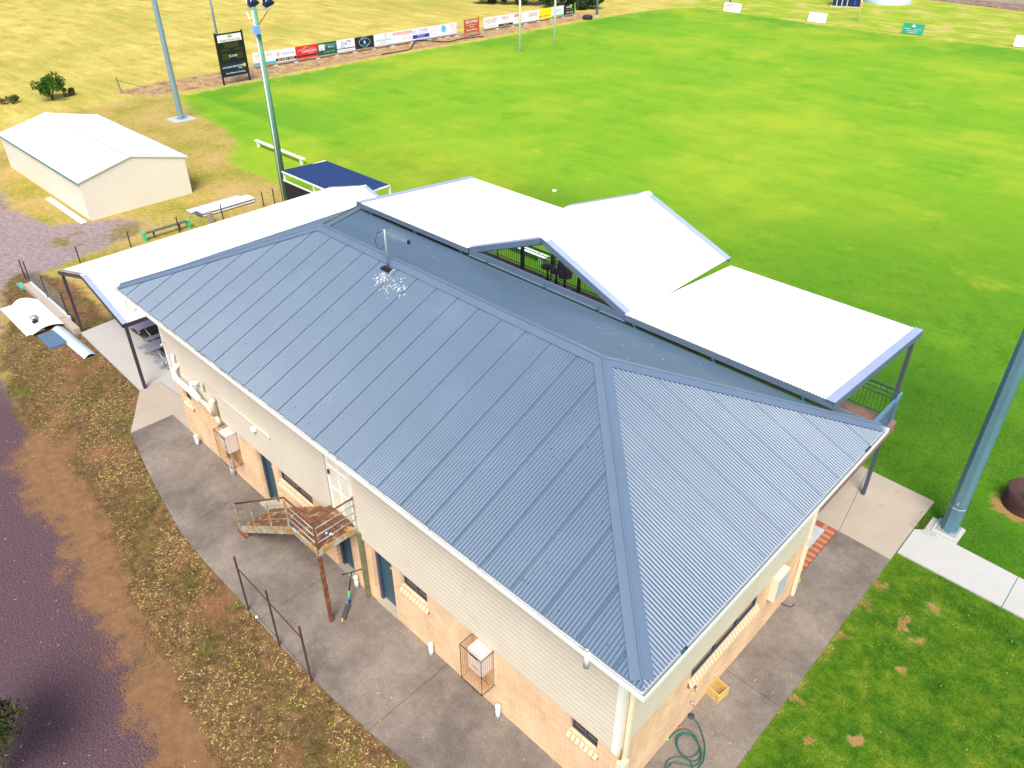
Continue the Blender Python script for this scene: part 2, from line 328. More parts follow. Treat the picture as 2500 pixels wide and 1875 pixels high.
    sand = ramp(M_('ADD', M_('MULTIPLY', med, .4), M_('MULTIPLY', vf, .6)), [(.3, (.13, .072, .035)), (.5, (.21, .115, .056)), (.62, (.28, .16, .085)), (.75, (.36, .23, .13))])
    col = mix(edge('sand', 2.0, 3.5), col, sand)
    yard = ramp(fine, [(.32, (.028, .02, .024)), (.52, (.065, .045, .045)), (.68, (.15, .10, .07)), (.8, (.45, .33, .18))])
    col = mix(edge('yard', .7, 4), col, yard)
    # playing field
    far_g = ramp(M_('ADD', M_('MULTIPLY', streak, .12), M_('ADD', M_('MULTIPLY', midn, .28), M_('ADD', M_('MULTIPLY', sm, .12), M_('ADD', M_('MULTIPLY', fine, .28), M_('MULTIPLY', vf, .2))))), [(.36, (.075, .225, .010)), (.46, (.13, .31, .014)), (.56, (.22, .385, .02)), (.66, (.33, .43, .04))])
    near_g = ramp(M_('ADD', M_('MULTIPLY', midn, .25), M_('ADD', M_('MULTIPLY', M_('ADD', sm, med), .15), M_('ADD', M_('MULTIPLY', fine, .25), M_('MULTIPLY', vf, .2)))), [(.37, (.018, .075, .004)), (.46, (.05, .16, .007)), (.55, (.115, .255, .012)), (.66, (.26, .36, .03))])
    dp = M_('MULTIPLY', M_('SUBTRACT', M_('ADD', att['deep'], M_('MULTIPLY', M_('SUBTRACT', midn, .5), 1.0)), .0), 1.9, True)
    fld = mix(dp, far_g, near_g)
    fld = mix(M_('MULTIPLY', M_('ADD', att['rim'], M_('MULTIPLY', M_('SUBTRACT', sm, .5), .6), True), .7), fld, ramp(fine, [(.3, (.04, .17, .008)), (.7, (.11, .32, .02))]))
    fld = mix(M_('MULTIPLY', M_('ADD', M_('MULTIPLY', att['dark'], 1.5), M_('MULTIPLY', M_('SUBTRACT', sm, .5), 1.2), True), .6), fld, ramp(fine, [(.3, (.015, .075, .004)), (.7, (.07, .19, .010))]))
    dry = M_('MULTIPLY', M_('SUBTRACT', noise(.22, 6, .7), .60), 8, True)
    fld = mix(M_('MULTIPLY', dry, .45), fld, (.50, .40, .05))
    yel = M_('MULTIPLY', M_('SUBTRACT', noise(.075, 6, .65), .46), 6, True)
    fld = mix(M_('MULTIPLY', M_('MULTIPLY', yel, .6), M_('SUBTRACT', 1.0, dp)), fld, ramp(fine, [(.35, (.24, .36, .015)), (.65, (.46, .47, .04))]))
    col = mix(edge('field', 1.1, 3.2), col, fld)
    lawn = ramp(M_('ADD', M_('MULTIPLY', sm, .35), M_('ADD', M_('MULTIPLY', med, .2), M_('ADD', M_('MULTIPLY', fine, .25), M_('MULTIPLY', vf, .2)))), [(.39, (.012, .050, .003)), (.46, (.034, .110, .005)), (.53, (.09, .18, .008)), (.62, (.25, .26, .035))])  # own dark green plus vignette darkening put into the colour
    col = mix(edge('lawn', .9, 3), col, lawn)
    bare = M_('MULTIPLY', M_('SUBTRACT', M_('ADD', att['bare'], M_('MULTIPLY', M_('SUBTRACT', med, .5), .8)), .42), 6, True)
    col = mix(bare, col, ramp(fine, [(.3, (.17, .10, .03)), (.7, (.42, .27, .10))]))
    L.new(col, b.inputs['Base Color'])
    bp = n.new('ShaderNodeBump'); bp.inputs['Strength'].default_value = .6; bp.inputs['Distance'].default_value = .03
    L.new(M_('ADD', fine, M_('MULTIPLY', vf, .6)), bp.inputs['Height']); L.new(bp.outputs[0], b.inputs['Normal'])
    return m
GM = ground_material()
nx, ny = len(X), len(Y)
fi = (np.arange(ny - 1)[:, None] * nx + np.arange(nx - 1)[None, :]).ravel()
faces = np.stack([fi, fi + 1, fi + nx + 1, fi + nx], 1)
def fmean(nm): return masks[nm][faces].mean(1)
region = np.zeros(len(faces), int)     # 0 paddock
order = [('surr', 1), ('strip', 2), ('east', 3), ('far', 0), ('road', 4), ('verge', 5), ('sand', 6), ('yard', 5), ('field', 7), ('lawn', 8)]
for nm, i in order: region[fmean(nm) > .5] = i
rn = ['dry_paddock', 'rough_grass', 'dirt_strip', 'outfield', 'gravel_road', 'leafy_verge', 'sand_track', 'playing_field', 'lawn']
vz = np.concatenate([P, np.zeros((len(P), 1))], 1)
for i, nm in enumerate(rn):
    fs = faces[region == i]
    if not len(fs): continue
    used, inv = np.unique(fs, return_inverse=True)
    me = bpy.data.meshes.new(nm); me.from_pydata(vz[used].tolist(), [], inv.reshape(-1, 4).tolist()); me.materials.append(GM)
    for k in range(0, len(names), 3):
        a = me.attributes.new('mask%d' % (k // 3), 'FLOAT_COLOR', 'POINT'); dat = np.ones((len(used), 4), np.float32)
        for j, q in enumerate(names[k:k + 3]): dat[:, j] = masks[q][used]
        a.data.foreach_set('color', dat.ravel())
    o = bpy.data.objects.new(nm, me); C.objects.link(o); tag(o, kind='structure')

# ---------------------------------------------------------------- slabs
def slab(name, polys, z, m, parent=None):
    mb = MB()
    for p in polys: mb.prism(p, -.05, z)
    return tag(mb.build(name, m, parent), kind='structure')
OUT = [(-19.46, -1.49), (-18.36, -1.70), (-17.3, -1.92), (-16.23, -2.10), (-14.92, -2.31), (-13.68, -2.47), (-12.53, -2.53), (-10.31, -2.53), (-8.31, -2.55), (-6.33, -2.50), (-4.49, -2.35), (-3.2, -2.2), (-1.5, -2.15), (.0, -2.2), (1.42, -2.3)]
def out_y(x):
    for (a, b), (c, d) in zip(OUT[:-1], OUT[1:]):
        if a <= x <= c: return b + (d - b) * (x - a) / (c - a)
    return OUT[0][1]
def fslab(x0, x1, y1=.0, g=.007):
    pts = [(x0 + g, out_y(x0))] + [p for p in OUT if x0 < p[0] < x1] + [(x1 - g, out_y(x1))]
    return [(x, y) for x, y in pts] + [(x1 - g, y1), (x0 + g, y1)]
brks = [-19.4, -18.25, -13.9, -9.35, -4.9, 0.0]
slab('concrete_path', [fslab(a, b) for a, b in zip(brks[:-1], brks[1:])] + [[(.007, -2.2), (1.42, -2.3), (1.42, .8), (.007, .8)], [(.007, .82), (1.42, .82), (1.42, 4.55), (.007, 4.55)], [(.007, 4.565), (1.42, 4.565), (1.42, 10.77), (-.1, 10.83), (-.1, 8.5), (.007, 8.45)]], .045, concrete_d)
slab('beige_slab', [[(-21.72, -.17), (-19.46, -1.49), (-19.415, .0), (-18.06, .0), (-18.06, .9), (-21.72, .6)]], .049, concrete_b)
slab('awning_slab', [[(-27.65, -.06), (-21.735, -.16), (-21.735, .62), (-18.06, .92), (-18.06, 12.5), (-22.3, 12.5), (-22.4, 1.7), (-27.78, 1.43)]], .053, concrete_l)
slab('patio_slab', [[(-.9, 10.85), (-.1, 10.85), (-.1, 11.0), (-.6, 14.1), (-8, 14.3), (-8, 7.9), (-1.0, 7.9), (-1.0, 10.85)], [(-.085, 10.85), (1.42, 10.79), (1.43, 12.42), (1.45, 14.03), (-.585, 14.1), (-.085, 11.0)]], .05, concrete_b)
slab('pale_path', [[(1.46, 11.2), (4.13, 11.17), (4.13, 12.56), (2.52, 12.64), (2.54, 13.42), (1.66, 13.32), (1.66, 12.60), (1.46, 12.44)], [(4.145, 11.17), (9, 11.12), (9, 12.45), (4.145, 12.56)]], .05, concrete_w)
mb = MB(); mc = MB()
for i in range(20):      # header-course paver border, alternating colours
    y = 8.45 + i * .118
    (mb if i % 2 else mc).box(-.37, -.115, y, y + .112, .0, .056)
for i in range(9): (mb if i % 3 else mc).box(-.37 - (i + 1) * .115, -.37 - i * .115 - .006, 10.6, 10.825, .0, .056)
br_root = mb.build('brick_paving', brick_red); tag(br_root, kind='structure')
mc.build('tan_pavers', brick_tan, br_root)
slab('porch_slab', [[(-1.4, 7.9), (-.375, 7.9), (-.375, 10.59), (-1.4, 10.59)]], .06, concrete_g)

# ================================================================ CLUBHOUSE
XL, XR, YF, YB, ZE = -18.93, .85, -.78, 8.61, 5.51
PIT = .415; RUN = (YB - YF) / 2; ZR = ZE + PIT * RUN; YM = (YF + YB) / 2; XA, XB = XL + RUN, XR - RUN
house = thing('clubhouse', 'two storey clubhouse with blue corrugated hip roof, cream boards over orange brick', 'building', (0, 0, 0))
def wall_open(u0, u1, z0, z1, opens, depth):
    """wall sheet in local (u, z) at v=0 with openings, reveals going to v=depth. returns verts in (u, v, z)"""
    us = sorted({u0, u1, *[o[0] for o in opens], *[o[1] for o in opens]}); zs = sorted({z0, z1, *[o[2] for o in opens], *[o[3] for o in opens]})
    q = []
    for a, b in zip(us[:-1], us[1:]):
        for c, d in zip(zs[:-1], zs[1:]):
            mu, mz = (a + b) / 2, (c + d) / 2
            if any(o[0] < mu < o[1] and o[2] < mz < o[3] for o in opens): continue
            q.append([(a, 0, c), (b, 0, c), (b, 0, d), (a, 0, d)])
    for o in opens:
        a, b, c, d = o[:4]; dp = o[4] if len(o) > 4 else depth
        q += [[(a, 0, c), (a, dp, c), (a, dp, d), (a, 0, d)], [(b, dp, c), (b, 0, c), (b, 0, d), (b, dp, d)], [(a, dp, c), (a, 0, c), (b, 0, c), (b, dp, c)]]
    return q
WZ0 = 1.60
FO = [(-17.72, -17.17, WZ0, 2.25, .11), (-13.15, -12.28, .05, 2.25, .28), (-11.95, -10.22, WZ0, 2.25, .11), (-9.36, -8.58, .05, 2.25, .28), (-7.64, -6.82, .05, 2.25, .28), (-6.46, -5.5, WZ0, 2.25, .11), (-1.12, -.42, WZ0, 2.25, .11)]
bw = MB()
for q in wall_open(-18.06, 0, 0, 2.3, FO, .11): bw.quad(*[(u, v, z) for u, v, z in q])
fo = bw.build('brick_wall', brick_x, house)
bw = MB()
SO = [(2.66, 5.42, 1.60, 2.25, .05)]
for q in wall_open(0, 7.75, 0, 2.3, SO, .11): bw.quad(*[(-v, u, z) for u, v, z in q])
bw.quad((0, 7.75, 0), (-18.06, 7.75, 0), (-18.06, 7.75, 5.4), (0, 7.75, 5.4)); bw.quad((-18.06, 7.75, 0), (-18.06, 0, 0), (-18.06, 0, 2.3), (-18.06, 7.75, 2.3))
bw.build('brick_wall', brick_y, house)
# weatherboards: real lapped boards, ring round the upper storey
def boards(u0, u1, z0, z1, place, step=.148, lap=.011):
    mb = MB(); z = z0
    while z < z1 - .001:
        zt = min(z + step, z1)
        zm = max(z, zt - .022)
        p = [(u0, -lap, z), (u1, -lap, z), (u1, -lap + .003, zm), (u0, -lap + .003, zm)]; mb.quad(*[place(*a) for a in p])
        p = [(u0, -lap + .003, zm), (u1, -lap + .003, zm), (u1, .004, zt), (u0, .004, zt)]; mb.quad(*[place(*a) for a in p])
        p = [(u0, .01, z), (u1, .01, z), (u1, -lap, z), (u0, -lap, z)]; mb.quad(*[place(*a) for a in p]); z += step
    return mb
clad = boards(-18.12, .06, 2.17, 5.42, lambda u, v, z: (u, v - .055, z)).build('cladding', clad_m, house)
cl2 = boards(-.06, 7.82, 2.17, 5.42, lambda u, v, z: (.055 - v, u, z)).build('cladding', clad_m, house)
boards(-7.82, .06, 2.17, 5.42, lambda u, v, z: (-18.115 + v, -u, z)).build('cladding', clad_m, house)
mb = MB()
mb.box(.0, .075, -.078, .012, 2.15, 5.42); mb.box(-.06, .001, -.079, -.03, 2.151, 5.42); mb.build('corner_trim', gutter_m, house)
MB().box(-18.14, -18.08, -.078, -.005, 2.15, 5.42).build('corner_trim', gutter_m, house); MB().box(.03, .074, 7.77, 7.83, 2.15, 5.42).build('corner_trim', gutter_m, house)
mb = MB(); mb.box(-18.06, 0, -.05, .1, 2.19, 2.3); mb.box(-18.05, -.1, .1, 7.7, 2.35, 2.6); mb.build('floor_structure', concrete_b, house)
mb = MB(); mb.box(XL + .1, XR - .1, YF + .1, YB - .1, 5.39, 5.42); mb.build('soffit', gutter_m, house)
# doors
def door(x0, x1, sign=None):
    d = MB(); d.box(x0 + .10, x1 - .04, .185, .225, .10, 2.24); dr = d.build('door', door_blue, house)
    f = MB(); f.box(x0 + .002, x0 + .10, .10, .279, .05, 2.24); f.box(x1 - .04, x1 - .002, .12, .279, .05, 2.24); f.build('door_frame', frame_navy, dr)
    s = MB(); s.box(x0 + .003, x1 - .003, -.03, .184, .046, .098); s.build('threshold', concrete_b, dr)
    h = MB(); h.box(x1 - .15, x1 - .11, .15, .184, 1.0, 1.15); h.build('handle', chrome, dr)
    return dr
def text(s, size, place, m, parent, name='lettering', align='CENTER', ext=.0, xs=1.0):
    cu = bpy.data.curves.new('t', 'FONT'); cu.body = s; cu.size = size; cu.align_x = align; cu.align_y = 'CENTER'; cu.resolution_u = 2; cu.extrude = .004
    o = bpy.data.objects.new('t', cu); C.objects.link(o); dg = bpy.context.evaluated_depsgraph_get(); dg.update()
    me = bpy.data.meshes.new_from_object(o.evaluated_get(dg)); bpy.data.objects.remove(o)
    me.materials.clear(); me.materials.append(m)
    n = len(me.vertices); co = np.empty(n * 3); me.vertices.foreach_get('co', co); co = co.reshape(-1, 3)
    me.vertices.foreach_set('co', np.array([place(x * xs, y, z) for x, y, z in co], float).ravel()); me.update()
    r = bpy.data.objects.new(name, me); C.objects.link(r); r.parent = parent; return r
for i, o in enumerate([FO[1], FO[3], FO[4]]):
    dr = door(o[0], o[1])
    if i == 2: text('MEN', .12, lambda x, y, z: (-7.05 + x, .182 - z, 1.50 + y), white_m, dr)
    if i == 0: text('WOMEN', .09, lambda x, y, z: (-12.55 + x, .182 - z, 1.50 + y), white_m, dr)
# windows
def win_x(x0, x1, panes):
    f = MB(); y = .075
    f.box(x0 + .003, x1 - .003, y, .118, WZ0, WZ0 + .05); f.box(x0 + .003, x0 + .053, y + .002, .117, WZ0, 2.24); f.box(x1 - .053, x1 - .003, y + .002, .117, WZ0, 2.24)
    for k in range(1, panes): xx = x0 + (x1 - x0) * k / panes; f.box(xx - .025, xx + .025, y + .004, .116, WZ0 + .01, 2.24)
    w_ = f.build('window', frame_navy, house)
    g = MB(); g.box(x0 + .02, x1 - .02, .098, .105, WZ0 + .02, 2.24); g.build('pane', glass_m, w_)
    c = MB()
    for k in range(3):
        a = x0 + (x1 - x0) * (.1 + .3 * k); c.box(a, a + (x1 - x0) * .16, .16, .2, WZ0 + .05, 2.2)
    s = MB(); n = max(2, round((x1 - x0 + .1) / .115)); st = (x1 - x0 + .1) / n
    for k in range(n):
        a = x0 - .05 + k * st + .010; b_ = a + st - .020
        s.add([(a, .07, 1.60), (b_, .07, 1.60), (b_, -.075, 1.43), (a, -.075, 1.43), (a, .07, 1.5), (b_, .07, 1.5), (b_, -.06, 1.375), (a, -.06, 1.375)], [(3, 2, 1, 0), (0, 4, 7, 3), (1, 2, 6, 5), (3, 7, 6, 2), (4, 5, 6, 7)])
    s.build('sill', sill_m, w_)
    m_ = MB(); m_.add([(x0 - .045, .07, 1.585), (x1 + .045, .07, 1.585), (x1 + .045, -.062, 1.428), (x0 - .045, -.062, 1.428), (x0 - .045, .0, 1.38), (x1 + .045, .0, 1.38)], [(3, 2, 1, 0), (3, 4, 5, 2), (0, 4, 3), (1, 2, 5)]); m_.build('sill_mortar', mortar, w_)
for o, p in ((FO[0], 1), (FO[2], 2), (FO[5], 2), (FO[6], 2)): win_x(o[0], o[1], p)
f = MB(); f.box(-.045, -.002, 2.663, 5.417, WZ0, WZ0 + .05)
for yy in (2.663, 3.58, 4.5, 5.367): f.box(-.044, -.001, yy, yy + .05, WZ0 + .001, 2.24)
ws = f.build('window', frame_navy, house)
g = MB(); g.box(-.034, -.028, 2.68, 5.4, WZ0 + .02, 2.24); g.build('pane', glass_m, ws)
s = MB(); m_ = MB(); n = 25; st = (5.52 - 2.58) / n
for k in range(n):
    a = 2.58 + k * st + .010; b_ = a + st - .020
    s.add([(.0, a, 1.60), (.0, b_, 1.60), (.10, b_, 1.43), (.10, a, 1.43), (-.02, a, 1.5), (-.02, b_, 1.5), (.06, b_, 1.375), (.06, a, 1.375)], [(3, 2, 1, 0), (0, 4, 7, 3), (1, 2, 6, 5), (3, 7, 6, 2), (4, 5, 6, 7)])
s.build('sill', sill_m, ws)
m_.add([(-.002, 2.585, 1.585), (-.002, 5.515, 1.585), (.086, 5.515, 1.428), (.086, 2.585, 1.428), (0, 2.585, 1.38), (0, 5.515, 1.38)], [(3, 2, 1, 0), (3, 4, 5, 2), (0, 4, 3), (1, 2, 5)]); m_.build('sill_mortar', mortar, ws)
# upper door
mb = MB(); mb.box(-8.92, -8.08, -.10, -.056, 2.6, 4.72)
ud = mb.build('door', door_cream, house)
mb = MB(); mb.box(-8.97, -8.921, -.125, -.057, 2.58, 4.77); mb.box(-8.079, -8.03, -.125, -.057, 2.58, 4.77); mb.box(-8.921, -8.079, -.124, -.057, 4.721, 4.77)
mb.box(-8.52, -8.48, -.118, -.1005, 2.62, 4.7); mb.box(-8.9, -8.1, -.116, -.1005, 3.3, 3.36); mb.box(-8.9, -8.1, -.1165, -.1005, 4.0, 4.06); mb.build('door_frame', gutter_m, ud)
mb = MB(); mb.box(-8.985, -8.975, -.13, -.06, 2.4, 5.0); mb.build('door_gap', black_gap, ud)
mb = MB(); mb.box(-8.9, -8.85, -.15, -.11, 3.78, 3.9); mb.build('handle', rust_dark, ud)

# ---- roof: real corrugations
def corr(mb, O, u, v, nrm, s0, s1, t0f, t1f, pitch=.0762, amp=.011, per=8, lap=.762, lapz=.005, notch=.0):
    O, u, v, nrm = map(Vector, (O, u, v, nrm)); N = int((s1 - s0) / pitch * per); ss = [s0 + pitch / per * i for i in range(N + 1)]; ss[-1] = s1
    vs = []; fs = []
    for i_, s_ in enumerate(ss):
        k = (s_ - s0) / lap if lap else 0; off = amp * math.cos(2 * math.pi * s_ / pitch) + (lapz * (k - math.floor(k)) if lap else 0) - (notch if lap and i_ % (per * 10) in (3, 4, 5) and i_ > per else 0)
        for t in (t0f(s_), t1f(s_)): vs.append(O + u * s_ + v * t + nrm * off)
    for i in range(N): fs.append((2 * i, 2 * i + 2, 2 * i + 3, 2 * i + 1))
    return mb.add(vs, fs)
cs = 1 / math.sqrt(1 + PIT * PIT); sn = PIT * cs; RL = RUN / cs
gi = .06                                          # sheets start this far inside the gutter's outer lip
ml = MB()
O = (XL + 0, YF, ZE + .03)
def tmax(s_, W): return max(.0, min(s_, W - s_, RUN)) / cs
W1 = XR - XL; W2 = YB - YF
corr(ml, (XL, YF, ZE + .03), (1, 0, 0), (0, cs, sn), (0, -sn, cs), gi, W1 - gi, lambda s_: min(gi / cs, tmax(s_, W1)), lambda s_: tmax(s_, W1), notch=.02)
corr(ml, (XR, YB, ZE + .03), (-1, 0, 0), (0, -cs, sn), (0, sn, cs), gi, W1 - gi, lambda s_: min(gi / cs, tmax(s_, W1)), lambda s_: tmax(s_, W1))
corr(ml, (XR, YF, ZE + .03), (0, 1, 0), (-cs, 0, sn), (sn, 0, cs), gi, W2 - gi, lambda s_: min(gi / cs, tmax(s_, W2)), lambda s_: tmax(s_, W2))
corr(ml, (XL, YB, ZE + .03), (0, -1, 0), (cs, 0, sn), (-sn, 0, cs), gi, W2 - gi, lambda s_: min(gi / cs, tmax(s_, W2)), lambda s_: tmax(s_, W2))
roof = ml.build('roof', roof_blue, house)
# cappings
zo = ZE + .03 + .026
RA, RB = Vector((XA, YM, ZR + .03 + .028)), Vector((XB, YM, ZR + .03 + .028))
def cap_pair(a, b, n1, n2, d1, d2, wd=.23, name='hip_capping', roll=.024):
    mb = MB(); a, b, n1, n2, d1, d2 = map(Vector, (a, b, n1, n2, d1, d2))
    for nn, dd in ((n1, d1), (n2, d2)):
        th = nn * .004
        p = [a, b, b + dd * wd, a + dd * wd]
        lipd = -nn * .005
        mb.add([q + th for q in p] + [p[3] + dd * .003 + lipd, p[2] + dd * .003 + lipd], [(0, 1, 2, 3), (3, 2, 5, 4)])
    mb.tube([a + Vector((0, 0, .016)), b + Vector((0, 0, .016))], roll, 8)
    return mb.build(name, cap_blue, roof)
nF, nB, nR, nL = Vector((0, -sn, cs)), Vector((0, sn, cs)), Vector((sn, 0, cs)), Vector((-sn, 0, cs))
cap_pair(RA - Vector((.05, 0, 0)), RB + Vector((.05, 0, 0)), nF, nB, (0, -cs, -sn), (0, cs, -sn), .22, 'ridge_capping')
gj = .17; ze_ = zo + .01 + gj * PIT
E1, E2, E3, E0 = Vector((XR - gj, YF + gj, ze_)), Vector((XR - gj, YB - gj, ze_)), Vector((XL + gj, YB - gj, ze_)), Vector((XL + gj, YF + gj, ze_))
for top, bot, na, nb in ((RB, E1, nF, nR), (RB, E2, nR, nB), (RA, E3, nB, nL), (RA, E0, nL, nF)):
    e = (bot - top).normalized()
    da = na.cross(e).normalized(); db = nb.cross(e).normalized()
    mid = (top + bot) / 2
    ctr = {0: Vector((sum((XA, XB)) / 2, YF, ZE)), 1: None}
    def outward(nn, dd):   # the strip must lie on its own face
        hz = Vector((nn.x, nn.y, 0)); perp = hz
        return dd if dd.dot(perp) > 0 or abs(dd.dot(perp)) < 1e-6 else -dd
    cap_pair(top + Vector((0, 0, .004)), bot, na, nb, outward(na, da), outward(nb, db), .2)
# leaves and specks that have settled on the front slope
dm = MB()
for k in range(210):
    x = random.uniform(-18, .3); d0 = random.random() ** 1.6 * 3.2; y = YF + .25 + d0
    if y > YM - .3 or x < XL + d0 + .5 or x > XR - d0 - .5: continue
    z = ZE + .03 + (y - YF) * PIT + .014; r_ = random.uniform(.005, .013); a_ = random.random() * 3
    c_, s_ = math.cos(a_) * r_ * 1.6, math.sin(a_) * r_ * 1.6
    dm.add([(x - c_, y - s_, z - s_ * PIT), (x + s_ * .6, y - c_ * .6, z - c_ * .6 * PIT), (x + c_, y + s_, z + s_ * PIT), (x - s_ * .6, y + c_ * .6, z + c_ * .6 * PIT)], [(0, 1, 2, 3)])
tag(dm.build('roof_debris', mat('debris_dark', (.03, .035, .04), .9), roof), kind='stuff')
# gutter: open box section
gt = MB(); t_ = .016; gw = .12; z0_, z1_ = ZE - .10, ZE + .012
def ring(x0, x1, y0, y1, za, zb):
    gt.box(x0, x1, y0, y0 + t_, za, zb); gt.box(x0, x1, y1 - t_, y1, za, zb); gt.box(x0, x0 + t_, y0 + t_, y1 - t_, za, zb); gt.box(x1 - t_, x1, y0 + t_, y1 - t_, za, zb)
ring(XL, XR, YF, YB, z0_, z1_)
gt.build('gutter', gutter_m, roof); gt = MB()
ring(XL + gw, XR - gw, YF + gw, YB - gw, ZE - .13, ZE + .0)
gt.box(XL + t_, XR - t_, YF + t_, YF + gw, z0_, z0_ + .004); gt.box(XL + t_, XR - t_, YB - gw, YB - t_, z0_, z0_ + .004)
gt.box(XR - gw, XR - t_, YF + gw, YB - gw, z0_, z0_ + .004); gt.box(XL + t_, XL + gw, YF + gw, YB - gw, z0_, z0_ + .004)
gt.build('gutter_lining', mat('gutter_lining', (.30, .36, .42), .5, 0, .1, 3), roof)
lf = MB()
for k in range(170):
    if random.random() < .8: x = random.choice([random.uniform(-18.6, -13), random.uniform(-13.5, -11), random.uniform(-18.8, -4)]); y = YF + random.uniform(.02, .11)
    else: x = random.uniform(-18, 0); y = YF + random.uniform(.02, .11)
    a = random.uniform(-.5, .5); l = random.uniform(.03, .06); z = ZE - .05 + random.uniform(0, .05)
    c_, s_ = math.cos(a) * l, math.sin(a) * l * .4
    lf.quad((x - c_, y - s_, z), (x + s_ * .3, y - .008, z + .005), (x + c_, y + s_, z), (x - s_ * .3, y + .008, z + .006))
tag(lf.build('gutter_leaves', island_mat('gutter_leaf', [(.25, .15, .04), (.15, .08, .03), (.38, .26, .06), (.08, .05, .03)]), roof), kind='stuff')
# bird droppings below the aerial, on the front slope
dm = MB()
for k in range(150):
    if k < 75: x = -10.75 + random.gauss(.15, .16); y = 3.45 + random.gauss(-.12, .12)
    else: x = -10.05 + random.gauss(0, .22); y = 3.3 + random.gauss(-.05, .16)
    if y > 3.8: continue
    z = ZE + .03 + (y - YF) * PIT + .016; r_ = random.uniform(.005, .018); l = r_ * random.uniform(1, 2.4)
    n_ = 6; vs = [(x + r_ * math.cos(t), y + l * math.sin(t), z + l * math.sin(t) * PIT + .001 * (k % 7)) for t in [2 * math.pi * j / n_ for j in range(n_)]]
    dm.add(vs, [tuple(range(n_))])
for k in range(22):
    x = random.uniform(-15, -2); y = random.uniform(4.6, 7.2); z = ZE + .03 + (YB - y) * PIT + .016; r_ = random.uniform(.012, .03)
    dm.add([(x + r_ * math.cos(t), y + r_ * math.sin(t), z - r_ * math.sin(t) * PIT) for t in [2 * math.pi * j / 6 for j in range(6)]], [tuple(range(6))])
tag(dm.build('bird_droppings', mat('dropping_white', (.6, .62, .64), .8), roof), kind='stuff')
# gutter outlets (short round droppers under the lip) and downpipes
for x in (-.33,): MB().tube([(x, YF + .07, ZE - .42), (x, YF + .07, ZE + .02)], .055, 12).build('gutter_outlet', pvc, house, True); 
for a_, b_ in (((-.33, YF + .07, ZE + .021), (-.33, YF + .07, ZE + .05)), ((XR - .07, YF + 1.2, ZE - .1), (XR - .07, YF + 1.2, ZE + .05)), ((XR - .07, YB - 1.0, ZE - .1), (XR - .07, YB - 1.0, ZE + .045))): MB().tube([a_, b_], .052, 14, cap=False).build('outlet_ring', mat('outlet_blue', (.05, .12, .17), .5), house, True)
mb = MB()
mb.box(.082, .165, .12, .205, 1.80, 5.35); mb.box(.074, .19, .10, .225, 1.58, 1.80); mb.box(.012, .10, .02, .11, .045, 1.75)
mb.build('downpipe', cream, house, bevel=.006)
mb = MB(); mb.box(.02, .11, 7.72, 7.81, .045, 5.36)
mb.box(.01, .12, 7.71, 7.82, 2.08, 2.2); mb.build('downpipe', cream, house, bevel=.006)
mb = MB(); mb.tube([(-18.45, YF + .07, ZE - .1), (-18.45, YF + .1, ZE - .55), (-18.35, YF + .25, ZE - .62), (-18.2, YF + .62, ZE - .45)], .045, 10); mb.build('gutter_offset_pipe', pvc_cream, house, True)
# plumbing on the front
PIPES = [([(-17.35, -.14, 3.55), (-17.38, -.2, 3.0)], .04, pvc), ([(-17.3, -.1, 3.15), (-17.42, -.22, 2.95), (-17.35, -.24, 2.72), (-17.1, -.24, 2.68), (-15.75, -.24, 2.62)], .085, pvc),
         ([(-15.95, -.1, 3.1), (-16.1, -.26, 3.08), (-16.08, -.28, 2.9), (-15.75, -.24, 2.66)], .07, pvc), ([(-15.74, -.24, 2.62), (-15.35, -.22, 2.60), (-15.05, -.22, 2.5)], .075, pvc_cream),
         ([(-14.95, -.12, 3.0), (-14.98, -.2, 2.95), (-14.98, -.2, 2.45)], .095, pvc_cream), ([(-14.98, -.2, 2.45), (-14.95, -.15, 2.2), (-14.95, -.15, 2.0)], .06, pvc_cream), ([(-14.95, -.13, 2.0), (-14.92, -.13, .75)], .05, galv), ([(-14.92, -.13, .75), (-14.92, -.14, .05)], .065, pvc),
         ([(-15.6, -.1, 2.95), (-15.58, -.1, 3.28), (-11.9, -.1, 3.28), (-11.85, -.09, 3.2)], .028, pvc_cream), ([(-17.95, -.1, 3.7), (-17.8, -.25, 3.72)], .02, pvc)]
for pts, r_, m_ in PIPES: MB().tube(pts, r_, 12).build('pipe', m_, house, True)
mb = MB(); mb.lathe((0, 0, 0), [(0, .0), (.10, .0), (.105, .03), (.09, .09), (.05, .11), (0, .115)], 20)
wl = mb.build('wall_light', pvc, house, True); wl.location = (-12.72, -.068, 3.05); wl.rotation_euler = (math.pi / 2, 0, 0)
mb = MB(); mb.box(.002, .17, 6.08, 6.66, 1.24, 2.02); mx = mb.build('meter_box', cream, house, bevel=.01)
mb = MB(); mb.box(.17, .18, 6.13, 6.62, 1.28, 1.97); mb.build('meter_box_door', concrete_g, mx)
mb = MB(); mb.tube([(.0, 2.86, .62), (.1, 2.86, .62), (.12, 2.86, .54)], .014, 8); mb.tube([(.08, 2.82, .66), (.08, 2.9, .66)], .012, 6); mb.build('tap', chrome, house, True)
mb = MB(); mb.tube([(.0, 2.72, 1.34), (.12, 2.72, 1.34), (.13, 2.72, 1.26)], .018, 8); mb.box(.06, .14, 2.68, 2.76, 1.36, 1.41); mb.build('tap', chrome, house)
mb = MB(); mb.tube([(.0, 7.25, .12), (.1, 7.25, .1), (.24, 7.35, .06), (.26, 7.5, .06)], .012, 6); mb.build('cable_stub', black_m, house)
MB().box(-13.2, -12.2, -.25, -.01, .02, .058).build('door_step', concrete_b, house)

